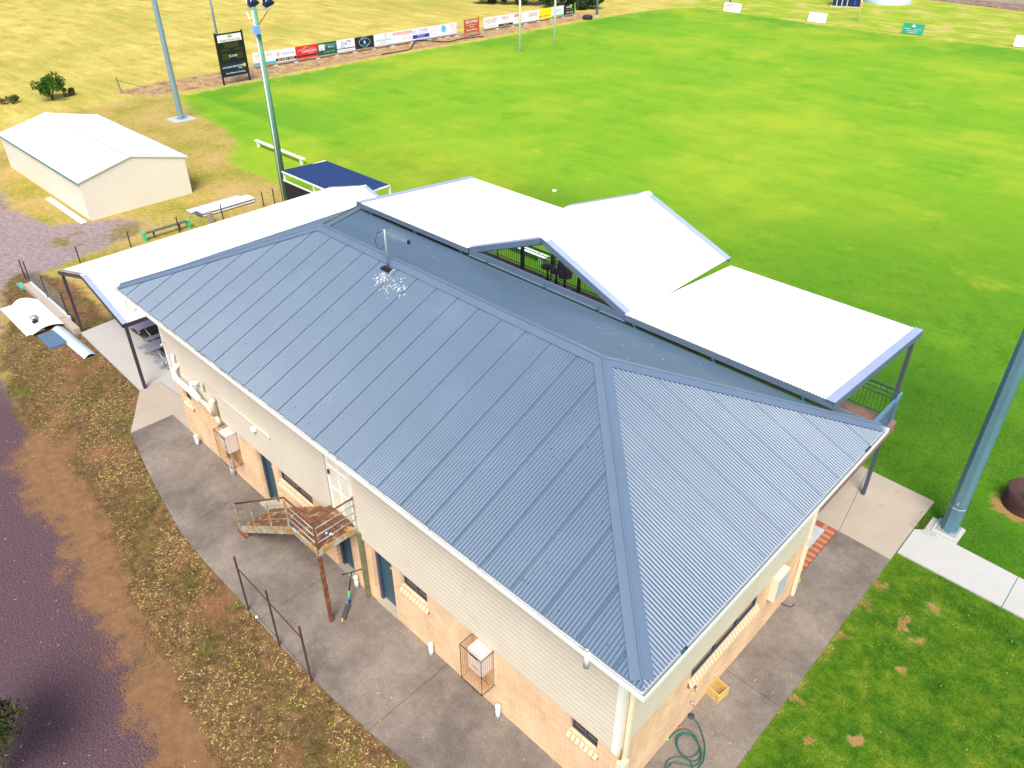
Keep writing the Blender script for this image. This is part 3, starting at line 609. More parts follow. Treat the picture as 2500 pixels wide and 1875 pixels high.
# ---- rear deck and its flyover roof
dk = MB(); yy = 7.78
while yy < 13.38: dk.box(-18.0, -.13, yy, yy + .085, 2.50, 2.60); yy += .092
deck = dk.build('deck_floor', timber_deck, house)
mb = MB(); mb.box(-18.0, -.10, 13.385, 13.43, 2.32, 2.585); mb.box(-.128, -.09, 7.78, 13.38, 2.32, 2.585); mb.build('deck_edge_beam', timber_deck, deck)
PX = [-.23, -3.1, -6.05, -9.0, -12.0, -14.95, -17.65]
for x in PX:
    yp = 12.86 if x > -1 else 13.25; ext = MB(); ext.box(x - .05, x + .05, yp - .05, yp + .05, .05, 5.6); ext.build('deck_post', navy_steel, house)
bl = MB(); bl.box(-18.0, -.16, 13.32, 13.38, 3.60, 3.64); bl.box(-18.0, -.2, 13.335, 13.365, 3.44, 3.465); bl.box(-18, -.2, 13.335, 13.365, 3.30, 3.325); bl.box(-18, -.2, 13.335, 13.365, 2.69, 2.715)
x = -17.9
while x < -.2: bl.box(x - .007, x + .007, 13.343, 13.357, 2.716, 3.299); x += .115
for x in np.arange(-17.9, -.2, 1.47): bl.box(x - .02, x + .02, 13.33, 13.37, 2.6, 3.599); 
for x in np.arange(-17.7, -.3, .9): bl.box(x - .007, x + .007, 13.343, 13.357, 3.466, 3.599)
bl.build('balustrade', bal_green, house)
bl = MB(); bl.box(-.22, -.15, 8.75, 13.31, 3.60, 3.645); bl.box(-.20, -.17, 8.75, 13.31, 3.44, 3.465); bl.box(-.2, -.17, 8.75, 13.31, 2.69, 2.715)
y = 8.8
while y < 13.3: bl.box(-.192, -.178, y - .007, y + .007, 2.716, 3.439); y += .115
bl.build('balustrade', bal_blue, house)
# skillion panels y 7.6 (z 6.27) -> 13.1 (z 5.78)
sl = (5.78 - 6.27) / 5.5; ln = math.hypot(1, sl)
def panel(x0, x1):
    mb = MB(); L_ = 5.5 * ln
    corr(mb, (x0, 7.6, 6.27), (1, 0, 0), (0, 1 / ln, sl / ln), (0, -sl / ln, 1 / ln), 0, x1 - x0, lambda s_: 0, lambda s_: L_, per=6, amp=.009, lap=0)
    pn_ = mb.build('flyover_roof', white_roof, house)
    MB().quad((x0, 7.62, 6.235), (x1, 7.62, 6.235), (x1, 13.08, 5.748), (x0, 13.08, 5.748)).build('added_underside', mat('underside_brown', (.10, .075, .06), .7), pn_)  # unseen dark sheet added so the glossy roof below reflects brown
    return pn_
pl = panel(-17.7, -12.02); pr = panel(-5.9, -.15)
def bar_b(par, a, b, wd, ht, m, name, upv=(0, 0, 1)): return MB().bar(a, b, wd, ht, upv).build(name, m, par)
for par, xe, side in ((pl, -17.7, -1), (pr, -.15, 1)):
    xx = xe + side * .02
    MB().bar((xe - side * .09, 7.56, 6.295), (xe - side * .09, 13.12, 5.80), .22, .012).build('barge_capping', trim_top, par)
    MB().bar((xx + side * .005, 7.56, 6.20), (xx + side * .005, 13.12, 5.705), .02, .18).build('barge_board', gable_trim, par)
for par, a, b in ((pl, -17.72, -12.02), (pr, -5.9, -.13)):
    MB().box(a, b, 7.60, 7.65, 6.09, 6.245).build('fascia', gable_trim, par)
    MB().box(a, b, 13.02, 13.07, 5.56, 5.745).build('fascia', gable_trim, par)
# beam across the gable opening, with a light edge
bm = MB(); bm.box(-12.02, -5.9, 7.70, 7.76, 6.04, 6.2); bb = bm.build('gable_beam', gable_trim, house)
MB().box(-12.0, -5.9, 7.62, 7.70, 6.02, 6.035).build('beam_edge', cap_blue, bb)
for x in (-17.0, -14.6, -12.35, -11.15, -8.75, -6.8, -5.6, -3.2, -.85):
    zr = ZE + .03 + (YB - 7.66) * PIT
    b = MB(); b.box(x - .022, x + .022, 7.62, 7.68, zr, 6.06); b.box(x - .035, x + .035, 7.585, 7.597, 6.06, 6.16); b.box(x - .05, x + .05, 7.6, 7.72, zr, zr + .02)
    b.build('roof_bracket', mat('bracket_teal', (.05, .15, .21), .5), house)
# gable y 7.72 -> 12.8
GX, GH, GZ, GR = -9.0, 3.08, 6.20, 7.46; gp = (GR - GZ) / GH; gl = math.hypot(1, gp)
gm = MB()
corr(gm, (GX, 7.72, GR), (0, 1, 0), (1 / gl, 0, -gp / gl), (gp / gl, 0, 1 / gl), 0, 5.08, lambda s_: 0, lambda s_: (GH + .08) * gl, per=6, amp=.009, lap=0)
corr(gm, (GX, 7.72, GR), (0, 1, 0), (-1 / gl, 0, -gp / gl), (-gp / gl, 0, 1 / gl), 0, 5.08, lambda s_: 0, lambda s_: (GH + .08) * gl, per=6, amp=.009, lap=0)
gable = gm.build('gable_roof', white_roof, house)
MB().add([(GX - .16, 7.7, GR - .03), (GX - .16, 12.82, GR - .03), (GX, 12.82, GR + .035), (GX, 7.7, GR + .035), (GX + .16, 12.82, GR - .03), (GX + .16, 7.7, GR - .03)], [(0, 1, 2, 3), (3, 2, 4, 5)]).build('ridge_capping', white_roof, gable)
for yy, o_ in ((7.72, -1), (12.8, 1)):
    for sd_ in (-1, 1):
        a = (GX, yy - o_ * .1, GR + .022); b = (GX + sd_ * (GH + .12), yy - o_ * .1, GZ - .05 + .03)
        MB().bar(a, b, .22, .012).build('barge_capping', trim_top, gable)
        a = (GX, yy + o_ * .012, GR - .065); b = (GX + sd_ * (GH + .1), yy + o_ * .012, GZ - .12)
        MB().bar(a, b, .022, .16).build('barge_board', gable_trim, gable)
        a = (GX, yy - o_ * .06, GR - .15); b = (GX + sd_ * (GH - .1), yy - o_ * .06, GZ - .12)
        MB().bar(a, b, .05, .08).build('gable_rafter', gable_trim, gable)

# ================================================================ AERIAL
an = thing('tv_antenna', 'silver TV aerial on a mast near the roof ridge, black cable loop', 'antenna', (-10.8, 3.64, 7.36))
MB().tube([(0, 0, 0), (0, 0, 1.12)], .024, 8).build('mast', galv, an, True)
MB().prism([(-.16, -.13), (.16, -.13), (.16, .13), (-.16, .13)], -.04, .035).build('mast_foot', black_m, an)
d = Vector((.999, .04, 0)); sdv = Vector((-.04, .999, 0))
mb = MB(); mb.bar(Vector((0, 0, 1.06)) - d * .1, Vector((0, 0, 1.06)) + d * .9, .012, .012); mb.bar(Vector((0, 0, 1.01)) - d * .1, Vector((0, 0, 1.01)) + d * .9, .011, .011); mb.build('boom', galv, an)
mb = MB()
for k in range(16):
    p = Vector((0, 0, 1.06 if k % 2 else 1.01)) + d * (-.05 + k * .055); l = .30 - k * .011; mb.tube([p - sdv * l, p + sdv * l], .0025, 5)
mb.build('elements', galv, an)
MB().lathe((.92, .04, .99), [(0, 0), (.045, 0), (.045, .08), (0, .08)], 10).build('end_cap', black_m, an)
MB().tube([(-.1, 0, 1.03), (-.26, -.05, .95), (-.34, -.08, .7), (-.26, -.06, .5), (-.12, -.02, .55), (0, 0, .72)], .008, 6).build('cable', black_m, an, True)

# ================================================================ STAIRCASE
st = thing('steel_staircase', 'rusty steel staircase with landing below the cream upper door', 'staircase', (-8.5, -.6, 0))
def S(*p): return tuple(a - b for a, b in zip(p, (-8.5, -.6, 0)))
LZ = 2.55; LX0, LX1, LY0, LY1 = -9.12, -8.02, -1.22, -.08
mb = MB(); n = 6
for k in range(n):
    y0 = LY0 + .02 + (LY1 - LY0 - .04) * k / n; a, b = S(LX0, y0, LZ - .04), S(LX1, y0 + (LY1 - LY0 - .04) / n - .02, LZ)
    mb.box(a[0], b[0], a[1], b[1], a[2], b[2])
mb.build('landing', tread_m, st)
fr = MB()
fr.bar(S(LX0, LY0, LZ - .09), S(LX1, LY0, LZ - .09), .045, .17); fr.bar(S(LX1, LY0, LZ - .089), S(LX1, LY1, LZ - .089), .045, .17); fr.bar(S(LX0, LY1, LZ - .091), S(LX1, LY1, LZ - .091), .045, .17); fr.bar(S(LX0, LY0, LZ - .092), S(LX0, LY1, LZ - .092), .04, .14)
fr.build('landing_frame', rust_paint, st)
FX = -12.5; zl = .14
for y in (LY0, LY1 - .12):
    MB().bar(S(LX0, y, LZ - .10), S(FX, y, zl), .045, .20).build('stringer', rust_paint, st)
nt_ = 12
for k in range(nt_):
    t = (k + .6) / (nt_ + .4); x = LX0 + (FX - LX0) * t; z = LZ - .02 + (zl - LZ + .05) * t
    MB().bar(S(x, LY0 + .03, z), S(x, LY1 - .15, z), .25, .035).build('tread', tread_m, st)
def rail(pts_low, hgt, nm, mid=3, mtop=rust):
    top = [(x, y, z + hgt) for x, y, z in pts_low]
    MB().tube([S(*p) for p in top], .024, 8).build(nm, mtop, st, True)
    for k in range(1, mid + 1):
        MB().tube([S(x, y, z + hgt * k / (mid + 1)) for x, y, z in pts_low], .011, 6).build('mid_rail', galv, st, True)
def rpost(x, y, z, hgt, m_=rust_paint): MB().bar(S(x, y, z - .12), S(x, y, z + hgt), .035, .035).build('rail_post', m_, st)
rail([(FX, LY0, zl + .08), (LX0 - .15, LY0, LZ - .02), (LX1, LY0, LZ)], .92, 'handrail')
rail([(LX1, LY0, LZ), (LX1, LY1, LZ)], .93, 'handrail')
for t in (0, .33, .66, .97): rpost(FX + (LX0 - FX) * t, LY0 - .03, zl + .05 + (LZ - zl - .05) * t, .92)
rpost(LX1, LY0, LZ, .93, rust); rpost(LX1, LY1, LZ, 1.0)
MB().bar(S(-7.98, -1.23, .045), S(-7.98, -1.23, LZ - .17), .09, .09).build('support_post', rust, st)
MB().bar(S(-7.93, -.10, .045), S(-7.93, -.10, LZ - .17), .09, .09).build('support_post', post_green, st)
MB().box(*[v for p in zip(S(-12.6, -1.3, .045), S(-12.15, -.2, .12)) for v in p]).build('foot_plate', rust, st)
bt = thing('drink_bottle', 'clear plastic drink bottle with blue label lying on the rusty landing', 'bottle', (-8.25, -.72, LZ + .035), rz=.5)
o = MB().lathe((0, 0, 0), [(0, -.1), (.032, -.1), (.034, .02), (.03, .06), (.013, .09), (.013, .11), (0, .11)], 14).build('bottle_body', pvc, bt, True); o.rotation_euler = (0, math.pi / 2, 0)
o = MB().lathe((0, 0, 0), [(.0345, -.05), (.0355, -.04), (.0355, .01), (.0345, .015)], 14).build('bottle_label', col_mat('label_blue', (.03, .05, .4)), bt, True); o.rotation_euler = (0, math.pi / 2, 0)

# ================================================================ WATER HEATERS IN CAGES, VENT PIPES
def heater(x, lab, lab2):
    h = thing('water_heater', lab, 'water heater', (x, 0, 0), 'gas water heaters on the front wall')
    MB().box(-.22, .22, -.36, -.02, 1.45, 2.1).build('casing', white_m, h, bevel=.012)
    mb = MB(); mb.box(-.16, .10, -.366, -.361, 1.92, 1.96); mb.box(-.1, .1, -.365, -.361, 1.6, 1.62); mb.build('vent_slot', frame_navy, h)
    mb = MB()
    for dx in (-.1, 0, .09): mb.tube([(dx, -.15, 1.5), (dx, -.12, .9), (dx, -.03, .75)], .012, 6)
    mb.build('pipework', rust, h)
    c = thing('wire_cage', lab2, 'cage', (x - .06, 0, 0), 'rusty cages over the water heaters')
    x0, x1, y0, z0, z1 = -.32, .34, -.43, .95, 2.12; m_ = mat('cage_rust', (.46, .25, .12), .8, 0, .2, 8)
    def grid(nm, o_, a, la, b, lb, skipm=0):
        g = MB(); na, nb = max(2, round(la / .065)), max(2, round(lb / .065)); o_, a, b = Vector(o_), Vector(a), Vector(b)
        for i in range(na + 1): g.tube([o_ + a * la * i / na, o_ + a * la * i / na + b * lb], .0038 if 0 < i < na else .008, 4)
        for i in range(nb + 1): g.tube([o_ + b * lb * i / nb, o_ + b * lb * i / nb + a * la], .0038 if 0 < i < nb else .008, 4)
        g.build(nm, m_, c)
    grid('mesh_panel', (x0, y0, z0), (1, 0, 0), x1 - x0, (0, 0, 1), z1 - z0); grid('mesh_panel', (x0, y0, z0), (0, 1, 0), -y0, (0, 0, 1), z1 - z0); grid('mesh_panel', (x1, y0, z0), (0, 1, 0), -y0, (0, 0, 1), z1 - z0)
    grid('mesh_panel', (x0, y0, z0), (1, 0, 0), x1 - x0, (0, 1, 0), -y0); grid('mesh_panel', (x0, y0, z1), (1, 0, 0), x1 - x0, (0, 1, 0), -y0)
    MB().box(x1 - .02, x1 + .015, -.03, -.002, z0, z1).build('cage_frame', pvc_cream, c)
heater(-3.52, 'white water heater in a rusty cage between the two white vent pipes', 'rusty wire cage round the heater nearest the building corner')
heater(-14.42, 'white water heater beside the grey pipe near the far end of the front wall', 'rusty wire cage round the heater beside the grey waste pipe')
VP = [(-5.38, -.11, .42, 'white vent pipe left of the near caged heater'), (-3.05, -.14, .46, 'white vent pipe with brown stain beside it, closest to the building corner'),
      (-8.4, -.12, .38, 'white vent pipe beside the scooter and green timber post'), (-17.15, -.2, .42, 'white vent pipe farthest along the front wall, below the narrow window')]
v0 = None
for x, y, h, lab in VP:
    if v0 is None:
        v0 = v = thing('vent_pipe', lab, 'vent pipe', (x, y, .045), 'white vent pipes along the front wall')
        MB().tube([(0, 0, 0), (0, 0, .30)], .055, 14).build('pipe', pvc, v, True)
        MB().lathe((0, 0, .30), [(.0, .14), (.05, .138), (.064, .125), (.066, .04), (.056, .03)], 18).build('cap', white_m, v, True)
    else: v = copy_tree(v0); v.location = (x, y, .045); v['label'] = lab

# ================================================================ SCOOTER
sc_ = thing('kick_scooter', 'black kick scooter with green and blue fork leaning by the wall', 'scooter', (-8.0, -.62, .045))
def K(x, y, z): return (x + 8.0, y + .62, z - .045)
dka, dkb = Vector((-8.05, -.66, .14)), Vector((-7.78, -1.0, .10))   # deck from head to tail
MB().bar(K(*dka), K(*dkb), .12, .035).build('deck', mat('grip_tape', (.06, .05, .065), .9, 0, .15, 30, .2, 200), sc_)
MB().tube([K(-8.10, -.6, .16), K(-8.17, -.50, .42)], .024, 8).build('fork', col_mat('green_paint', (.02, .55, .18), .35), sc_, True)
MB().tube([K(-8.09, -.61, .14), K(-8.115, -.575, .24)], .027, 8).build('head_tube', col_mat('blue_paint', (.01, .08, .6), .35), sc_, True)
MB().tube([K(-8.17, -.50, .42), K(-8.25, -.30, .88)], .018, 8).build('stem', black_m, sc_, True)
MB().tube([K(-8.37, -.52, .88), K(-8.25, -.30, .89), K(-8.14, -.05, .90)], .016, 8).build('handlebar', black_m, sc_, True)
for c_, a_, col in (((-8.1, -.57, .10), 0, black_m), ((-7.76, -1.04, .10), 0, col_mat('wheel_gold', (.8, .45, .08), .4))):
    dd = (dkb - dka).normalized(); sdw = Vector((dd.y, -dd.x, 0)).normalized(); c_ = Vector(K(*c_))
    o = MB().tube([c_ - sdw * .013, c_ + sdw * .013], .055, 18).build('wheel', col, sc_, False)

# ================================================================ FENCE STUB ON THE PATH
fs_ = thing('post_and_wire_fence', 'three rusty pickets joined by a rail at the edge of the front path', 'fence', (-8.31, -2.56, 0))
for x, y in ((-9.82, -2.54), (-8.31, -2.56), (-6.87, -2.58)):
    MB().bar((x + 8.31, y + 2.56, 0), (x + 8.31, y + 2.56, 2.03), .04, .04).build('picket', rust_dark, fs_)
for z, r_ in ((1.62, .016), (.28, .008)): MB().tube([(-1.51, .02, z), (0, 0, z), (1.44, -.02, z)], r_, 6).build('rail', rust_dark, fs_)

# ================================================================ CRATE, HOSE, CAP
cr = thing('milk_crate', 'yellow plastic milk crate on the stained path below the side window', 'crate', (.18, 3.83, .045), rz=-.13)
mb = MB(); a = .165; h = .27
for sx_ in (-1, 1):
    for k, z in enumerate((.0, .075, .15, .215)):
        t2 = .012 if k else .02; zz = z; hh = .028 if k < 3 else .045
        mb.box(-a, a, sx_ * a - .008, sx_ * a + .008, zz, zz + hh); mb.box(sx_ * a - .008, sx_ * a + .008, -a + .0081, a - .0081, zz, zz + hh)
for i in range(7):
    p = -a + i * 2 * a / 6
    for s2 in (-1, 1):
        if 0 < i < 6: mb.box(p - .008, p + .008, s2 * a - .006, s2 * a + .006, .029, .214); mb.box(s2 * a - .006, s2 * a + .006, p - .008, p + .008, .029, .214)
for s2 in (-1, 1):
    for s3 in (-1, 1): mb.box(s2 * a - .02, s2 * a + .02, s3 * a - .02, s3 * a + .02, 0, h - .002)
mb.build('crate_sides', crate_m, cr)
mb = MB()
for i in range(-5, 6):
    for sg in (-1, 1):
        p = i * .055; q = []
        x0, x1 = max(-a, -a - p), min(a, a - p)
        x0, x1 = max(-.15, -.15 - p), min(.15, .15 - p)
        if x1 > x0: mb.bar((x0, sg * (x0 + p), .012), (x1, sg * (x1 + p), .012), .008, .01)
mb.build('crate_base', crate_m, cr)
mb = MB(); mb.box(-a - .012, a + .012, -a - .012, -a + .01, h - .012, h + .012); mb.box(-a - .012, a + .012, a - .01, a + .012, h - .012, h + .012); mb.box(-a - .012, -a + .01, -a + .01, a - .01, h - .012, h + .012); mb.box(a - .01, a + .012, -a + .01, a - .01, h - .012, h + .012); mb.build('crate_rim', crate_m, cr, bevel=.004)
def spline(pts, n=8):
    pts = [Vector(p) for p in pts]; out = []
    for i in range(len(pts) - 1):
        p0, p1, p2, p3 = pts[max(i - 1, 0)], pts[i], pts[i + 1], pts[min(i + 2, len(pts) - 1)]
        for k in range(n):
            t = k / n; out.append(.5 * ((2 * p1) + (p2 - p0) * t + (2 * p0 - 5 * p1 + 4 * p2 - p3) * t * t + (3 * p1 - p0 - 3 * p2 + p3) * t ** 3))
    return out + [pts[-1]]
hz = .065
HP = [(.02, 2.12, .06), (-.0 + .03, 2.3, .07), (.12, 2.55, hz), (.3, 2.6, hz), (.5, 2.52, .07), (.66, 2.32, .09), (.60, 2.1, hz), (.42, 2.02, hz), (.22, 2.15, hz), (.16, 2.35, hz), (.3, 2.52, .08), (.5, 2.5, .09), (.72, 2.3, .07), (.72, 2.1, hz), (.55, 2.0, .08), (.3, 2.05, .09), (.12, 2.25, .08),
      (.22, 2.48, .1), (.44, 2.5, .1), (.68, 2.38, .1), (.8, 2.15, .08), (.75, 1.95, .09), (.55, 1.82, .08), (.38, 1.7, .07), (.42, 1.5, .07), (.62, 1.42, .07), (.82, 1.55, .08), (.84, 1.8, .1), (.66, 1.98, .11), (.42, 1.9, .1), (.3, 1.7, .09), (.36, 1.5, .09), (.55, 1.4, .1), (.78, 1.5, .1), (.88, 1.75, .11), (.86, 2.0, .11), (.85, 2.2, .1), (.7, 2.5, .09), (.47, 2.74, .08), (.25, 2.88, .08), (.14, 2.88, .09)]
ho = thing('garden_hose', 'dark green garden hose coiled on the path beside the side wall', 'hose', (.5, 2.0, 0))
MB().tube([(p.x - .5, p.y - 2.0, p.z) for p in spline(HP)], .0145, 8).build('hose_pipe', hose_m, ho, True)
MB().tube([(.02 - .5, .12, .06), (.0 - .49, .08, .055)], .02, 8).build('hose_end', col_mat('lime_green', (.25, .65, .03)), ho, True)
MB().tube([(-.48 + .01, .5, .06), (-.46 + .06, .57, .065)], .019, 8).build('hose_joiner', col_mat('coral_red', (.8, .12, .06)), ho, True)
MB().tube([(-.44, .545, .065), (-.50, .515, .06)], .012, 6).build('hose_stub', hose_m, ho, True)
tag(MB().lathe((.08, 2.93, .045), [(0, .045), (.06, .045), (.075, .03), (.075, 0)], 20).build('drain_cap', mat('cap_black', (.03, .04, .05), .6), None, True), 'round black cap on the ground where the hose meets the side wall', 'drain cap')

# ================================================================ LAMP POLES
def octpole(name, lab, x, y, r0, r1, h, m_, rz=0, base=.34, plate=True):
    t = thing(name, lab, 'light pole', (x, y, 0), rz=rz)
    MB().tube([(0, 0, .14 if plate else 0), (0, 0, h)], [r0, r1], 8).build('pole_shaft', m_, t)
    if plate:
        mb = MB(); mb.box(-base, base, -base, base, .085, .12); mb.build('base_plate', galv, t)
        mb = MB()
        for k in range(8):
            a_ = k * math.pi / 4 + .39; mb.tube([(base * .9 * math.cos(a_), base * .9 * math.sin(a_), .05), (base * .9 * math.cos(a_), base * .9 * math.sin(a_), .18)], .02, 6)
        mb.build('bolt', galv, t)
    return t
p1 = octpole('light_pole', 'thick blue-green eight-sided pole by the pale path, leaning out of view at right', 2.17, 13.08, .235, .13, 17, pole_blue, base=.27)
MB().tube([(0, 0, 1.0), (0, 0, 1.015)], .234, 8, cap=False).build('strap', white_m, p1)
MB().box(-.03, .03, -.241, -.235, 1.16, 1.28).build('tag_plate', galv, p1)
tag(MB().box(1.82, 2.5, 12.68, 13.40, -.1, .085).build('pole_footing', concrete_w), kind='structure')
p2 = octpole('light_pole', 'tall pale blue-grey pole on a square pad between the cream shed and the oval', -55.32, 17.94, .21, .14, 16, pole_grey, base=.34)
tag(MB().box(-56.2, -54.45, 17.1, 18.8, -.1, .08).build('pole_pad', concrete_w), kind='structure')
gp_ = thing('floodlight_pole', 'green timber pole with two dark floodlights and a grey switch box', 'light pole', (-34.55, 14.12, 0))
MB().tube([(0, 0, 0), (0, 0, 10.35)], [.21, .13], 14).build('pole_shaft', pole_green, gp_, True)
MB().tube([(.12, -.2, 0), (.1, -.15, 5), (.06, -.14, 10.2)], .035, 6).build('conduit', white_m, gp_, True)
rd = Vector((math.cos(.78), math.sin(.78), 0))      # along the arm
mb = MB(); mb.box(.05, .35, -.3, -.03, 9.1, 9.5); b_ = mb.build('switch_box', col_mat('box_blue', (.18, .38, .75)), gp_); 
MB().box(-.32, -.12, -.12, .12, 9.05, 9.45).build('switch_box', col_mat('box_grey', (.35, .45, .55)), gp_)
mb = MB(); a1, b1 = -rd * .45, rd * .85; mb.bar((a1.x, a1.y, 10.22), (b1.x, b1.y, 10.22), .09, .07); mb.build('cross_arm', galv, gp_)
MB().bar((rd.x * .7, rd.y * .7, 10.16), (rd.x * .12, rd.y * .12, 9.5), .05, .04).build('brace', rust, gp_)
MB().tube([(rd.x * -.4, rd.y * -.4, 10.1), (rd.x * -.3, rd.y * -.3, 9.75), (0, -.16, 9.9)], .03, 6).build('cable', white_m, gp_, True)
for k in (-.22, .55):
    c_ = rd * k; fl = MB(); fl.lathe((0, 0, 0), [(0, .0), (.12, .0), (.30, .32), (.32, .48), (0, .50)], 16)
    o = fl.build('floodlight', mat('flood_navy', (.012, .022, .08), .35), gp_, True); o.location = (c_.x, c_.y, 10.35); o.rotation_euler = (math.radians(-40), 0, math.radians(-20))
    MB().tube([(c_.x - .3, c_.y, 10.7), (c_.x, c_.y, 10.28), (c_.x + .3, c_.y, 10.7)], .018, 6).build('lamp_bracket', white_m, gp_, True)
for nm, x, y, r_, h, lab in (('utility_pole', -68.4, 28.6, .11, 11, 'thin grey pole standing right behind the scoreboard'), ('utility_pole', -53.9, 95.6, .13, 9, 'grey pole standing behind the white board with a red oval'), ('utility_pole', -61.45, 76.3, .17, 10, 'grey pole beside the black tyre at the end of the boards')):
    t = thing(nm, lab, 'pole', (x, y, 0), 'plain grey poles beyond the boards'); MB().tube([(0, 0, 0), (0, 0, h)], [r_, r_ * .8], 10).build('pole_shaft', pole_grey, t, True); MB().lathe((0, 0, 0), [(r_ * 2.2, 0), (r_ * 2.2, .15), (r_, .16)], 12).build('footing', concrete_w, t)

# ================================================================ GOAL POSTS
gpst = thing('goal_posts', 'tall white rugby goal posts on the far side of the oval', 'goal', (-53.45, 56.4, 0))
for y in (-2.68, 2.68): MB().tube([(0, y, 0), (0, y, 11)], [.12, .10], 10).build('upright', white_m, gpst, True)
MB().tube([(0, -2.68, 8.2), (0, 2.68, 8.2)], .05, 10).build('crossbar', white_m, gpst, True)
t = thing('marker_post', 'white post with an orange band between the dark hut and the outfield boards', 'post', (-35.97, 94.8, 0))
MB().tube([(0, 0, 0), (0, 0, 6)], .11, 10).build('shaft', white_m, t, True); MB().tube([(0, 0, 1.35), (0, 0, 2.0)], .114, 10, cap=False).build('band', col_mat('orange', (.8, .3, .08)), t, True)

# ================================================================ SCOREBOARD
sb = thing('scoreboard', 'tall black scoreboard with a white header panel beside the row of boards', 'scoreboard', (-63.02, 26.99, 0))
blk = mat('board_black', (.006, .007, .012), .4); nvy = col_mat('board_navy', (.008, .016, .05), .4)
MB().box(-.06, .06, -1.2, 1.2, .62, 4.2).build('panel', blk, sb)
for y in (-1.27, 1.27): MB().box(-.06, .06, y - .065, y + .065, 0, 4.3).build('leg', blk, sb)
MB().box(.061, .075, -1.19, 1.19, .64, 1.75).build('sponsor_panel', nvy, sb)
hd = MB().box(.061, .078, -1.13, 1.13, 3.5, 4.08).build('header_panel', white_m, sb)
olive = mat('display_olive', (.035, .036, .012), .4, 0, .2, 3)
for a, b, c, d in ((-.62, .75, 2.98, 3.4), (-.98, -.15, 2.72, 2.9), (.2, 1.02, 2.72, 2.9), (-.98, -.25, 2.02, 2.55), (.38, 1.02, 2.02, 2.55)): MB().box(.061, .072, a, b, c, d).build('display', olive, sb)
FXP = lambda xo, y0, z0: (lambda x, y, z: (xo + z, y0 + x, z0 + y))
text('SCORE', .26, FXP(.075, .05, 2.3), white_m, sb); text('LACHLAN FERTILIZERS', .21, FXP(.082, -.1, 1.42), white_m, sb); text('RURAL', .13, FXP(.082, .55, 1.24), white_m, sb); text('Your Partner in Farming', .19, FXP(.082, .0, .92), white_m, sb)
text('RUGBY UNION CLUB', .2, FXP(.083, .0, 3.62), nvy, sb); text('COWRA', .12, FXP(.083, .0, 4.0), nvy, sb)
MB().add([(.083, y_, 3.86 + z_) for y_, z_ in [(-.3, -.07), (-.12, .03), (.1, .07), (.3, .05), (.22, -.01), (.05, .0), (-.05, -.04), (-.18, -.02)]], [(0, 1, 2, 3, 4, 5, 6, 7)]).build('emblem', nvy, sb)
MB().lathe((0, 0, 0), [(0, .0), (.14, .0)], 16).build('leaf_emblem', col_mat('lime', (.6, .65, .02)), sb).matrix_local = Matrix.Translation((.083, .98, 1.42)) @ Matrix.Rotation(math.pi / 2, 4, 'Y') @ Matrix.Diagonal((1.2, .8, 1, 1))

# ================================================================ ADVERTISING BOARDS along the west side (face +x)
whs = col_mat('sign_white', (.74, .77, .82), .45); red_s = col_mat('sign_red', (.62, .02, .02)); green_s = col_mat('sign_green', (.01, .085, .06)); black_s = col_mat('sign_black', (.01, .012, .018)); blue_s = col_mat('sign_blue', (.02, .04, .5)); teal_s = col_mat('sign_teal', (.05, .40, .52)); navy_s = col_mat('sign_navy', (.01, .02, .07))
yel_s = col_mat('sign_yellow', (.80, .72, .01)); grey_s = col_mat('ink_grey', (.36, .38, .42)); sky_s = col_mat('ink_sky', (.10, .45, .85)); brick_s = col_mat('sign_rust_red', (.48, .08, .03)); lime_s = col_mat('sign_lime', (.22, .60, .03)); pink_s = col_mat('ink_pink', (.62, .35, .42)); mid_green = col_mat('ink_green', (.10, .55, .15)); teal_t = col_mat('ink_mint', (.10, .55, .45)); ink_blue = col_mat('ink_blue', (.05, .15, .55))
def xline(y):   # x of the board row
    pts = [(30.9, -66.76), (33.1, -66.45), (38, -66.1), (44.4, -65.68), (55.4, -64.85), (60, -64.5), (66, -64.15), (74.9, -63.9)]
    for (a, b), (c, d) in zip(pts[:-1], pts[1:]):
        if a <= y <= c: return b + (d - b) * (y - a) / (c - a)
    return pts[0][1] if y < 30.9 else pts[-1][1]
def board(y0, y1, bg, lab, z0=.3, z1=1.44, group='advertising boards along the west fence', feet=True):
    x = (xline(y0) + xline(y1)) / 2; yc = (y0 + y1) / 2
    ang = math.atan2(-(xline(y1) - xline(y0)), y1 - y0)
    t = thing('advertising_board', lab, 'sign', (x, yc, 0), group, ang); hw = (y1 - y0) / 2 - .015
    MB().box(-.03, .03, -hw, hw, z0, z1).build('panel', bg, t); t['hw'] = hw
    for y in (-hw + .1, hw - .1): MB().box(-.09, -.031, y - .03, y + .03, 0, z1 - .02).build('post', galv, t)
    if feet: MB().box(-.3, .3, hw - .25, hw + .1, 0, .1).build('footing', concrete_w, t)
    return t
def T(t, s, size, y, z, m_, xs=1.0, **k): return text(s, size, lambda a, b, c: (.034 + c, y + a, z + b), m_, t, xs=xs, **k)
def R_(t, y0, y1, z0, z1, m_, nm='colour_band'): return MB().box(.031, .036, y0, y1, z0, z1).build(nm, m_, t)
def lines(t, y0, y1, z0, z1, n, m_=grey_s):
    mb = MB()
    for k in range(n):
        z = z0 + (z1 - z0) * (k + .5) / n; y = y0
        while y < y1 - .05: l = random.uniform(.08, .22); mb.box(.031, .035, y, min(y + l, y1), z - .018, z + .018); y += l + .05
    return mb.build('fine_print', m_, t)
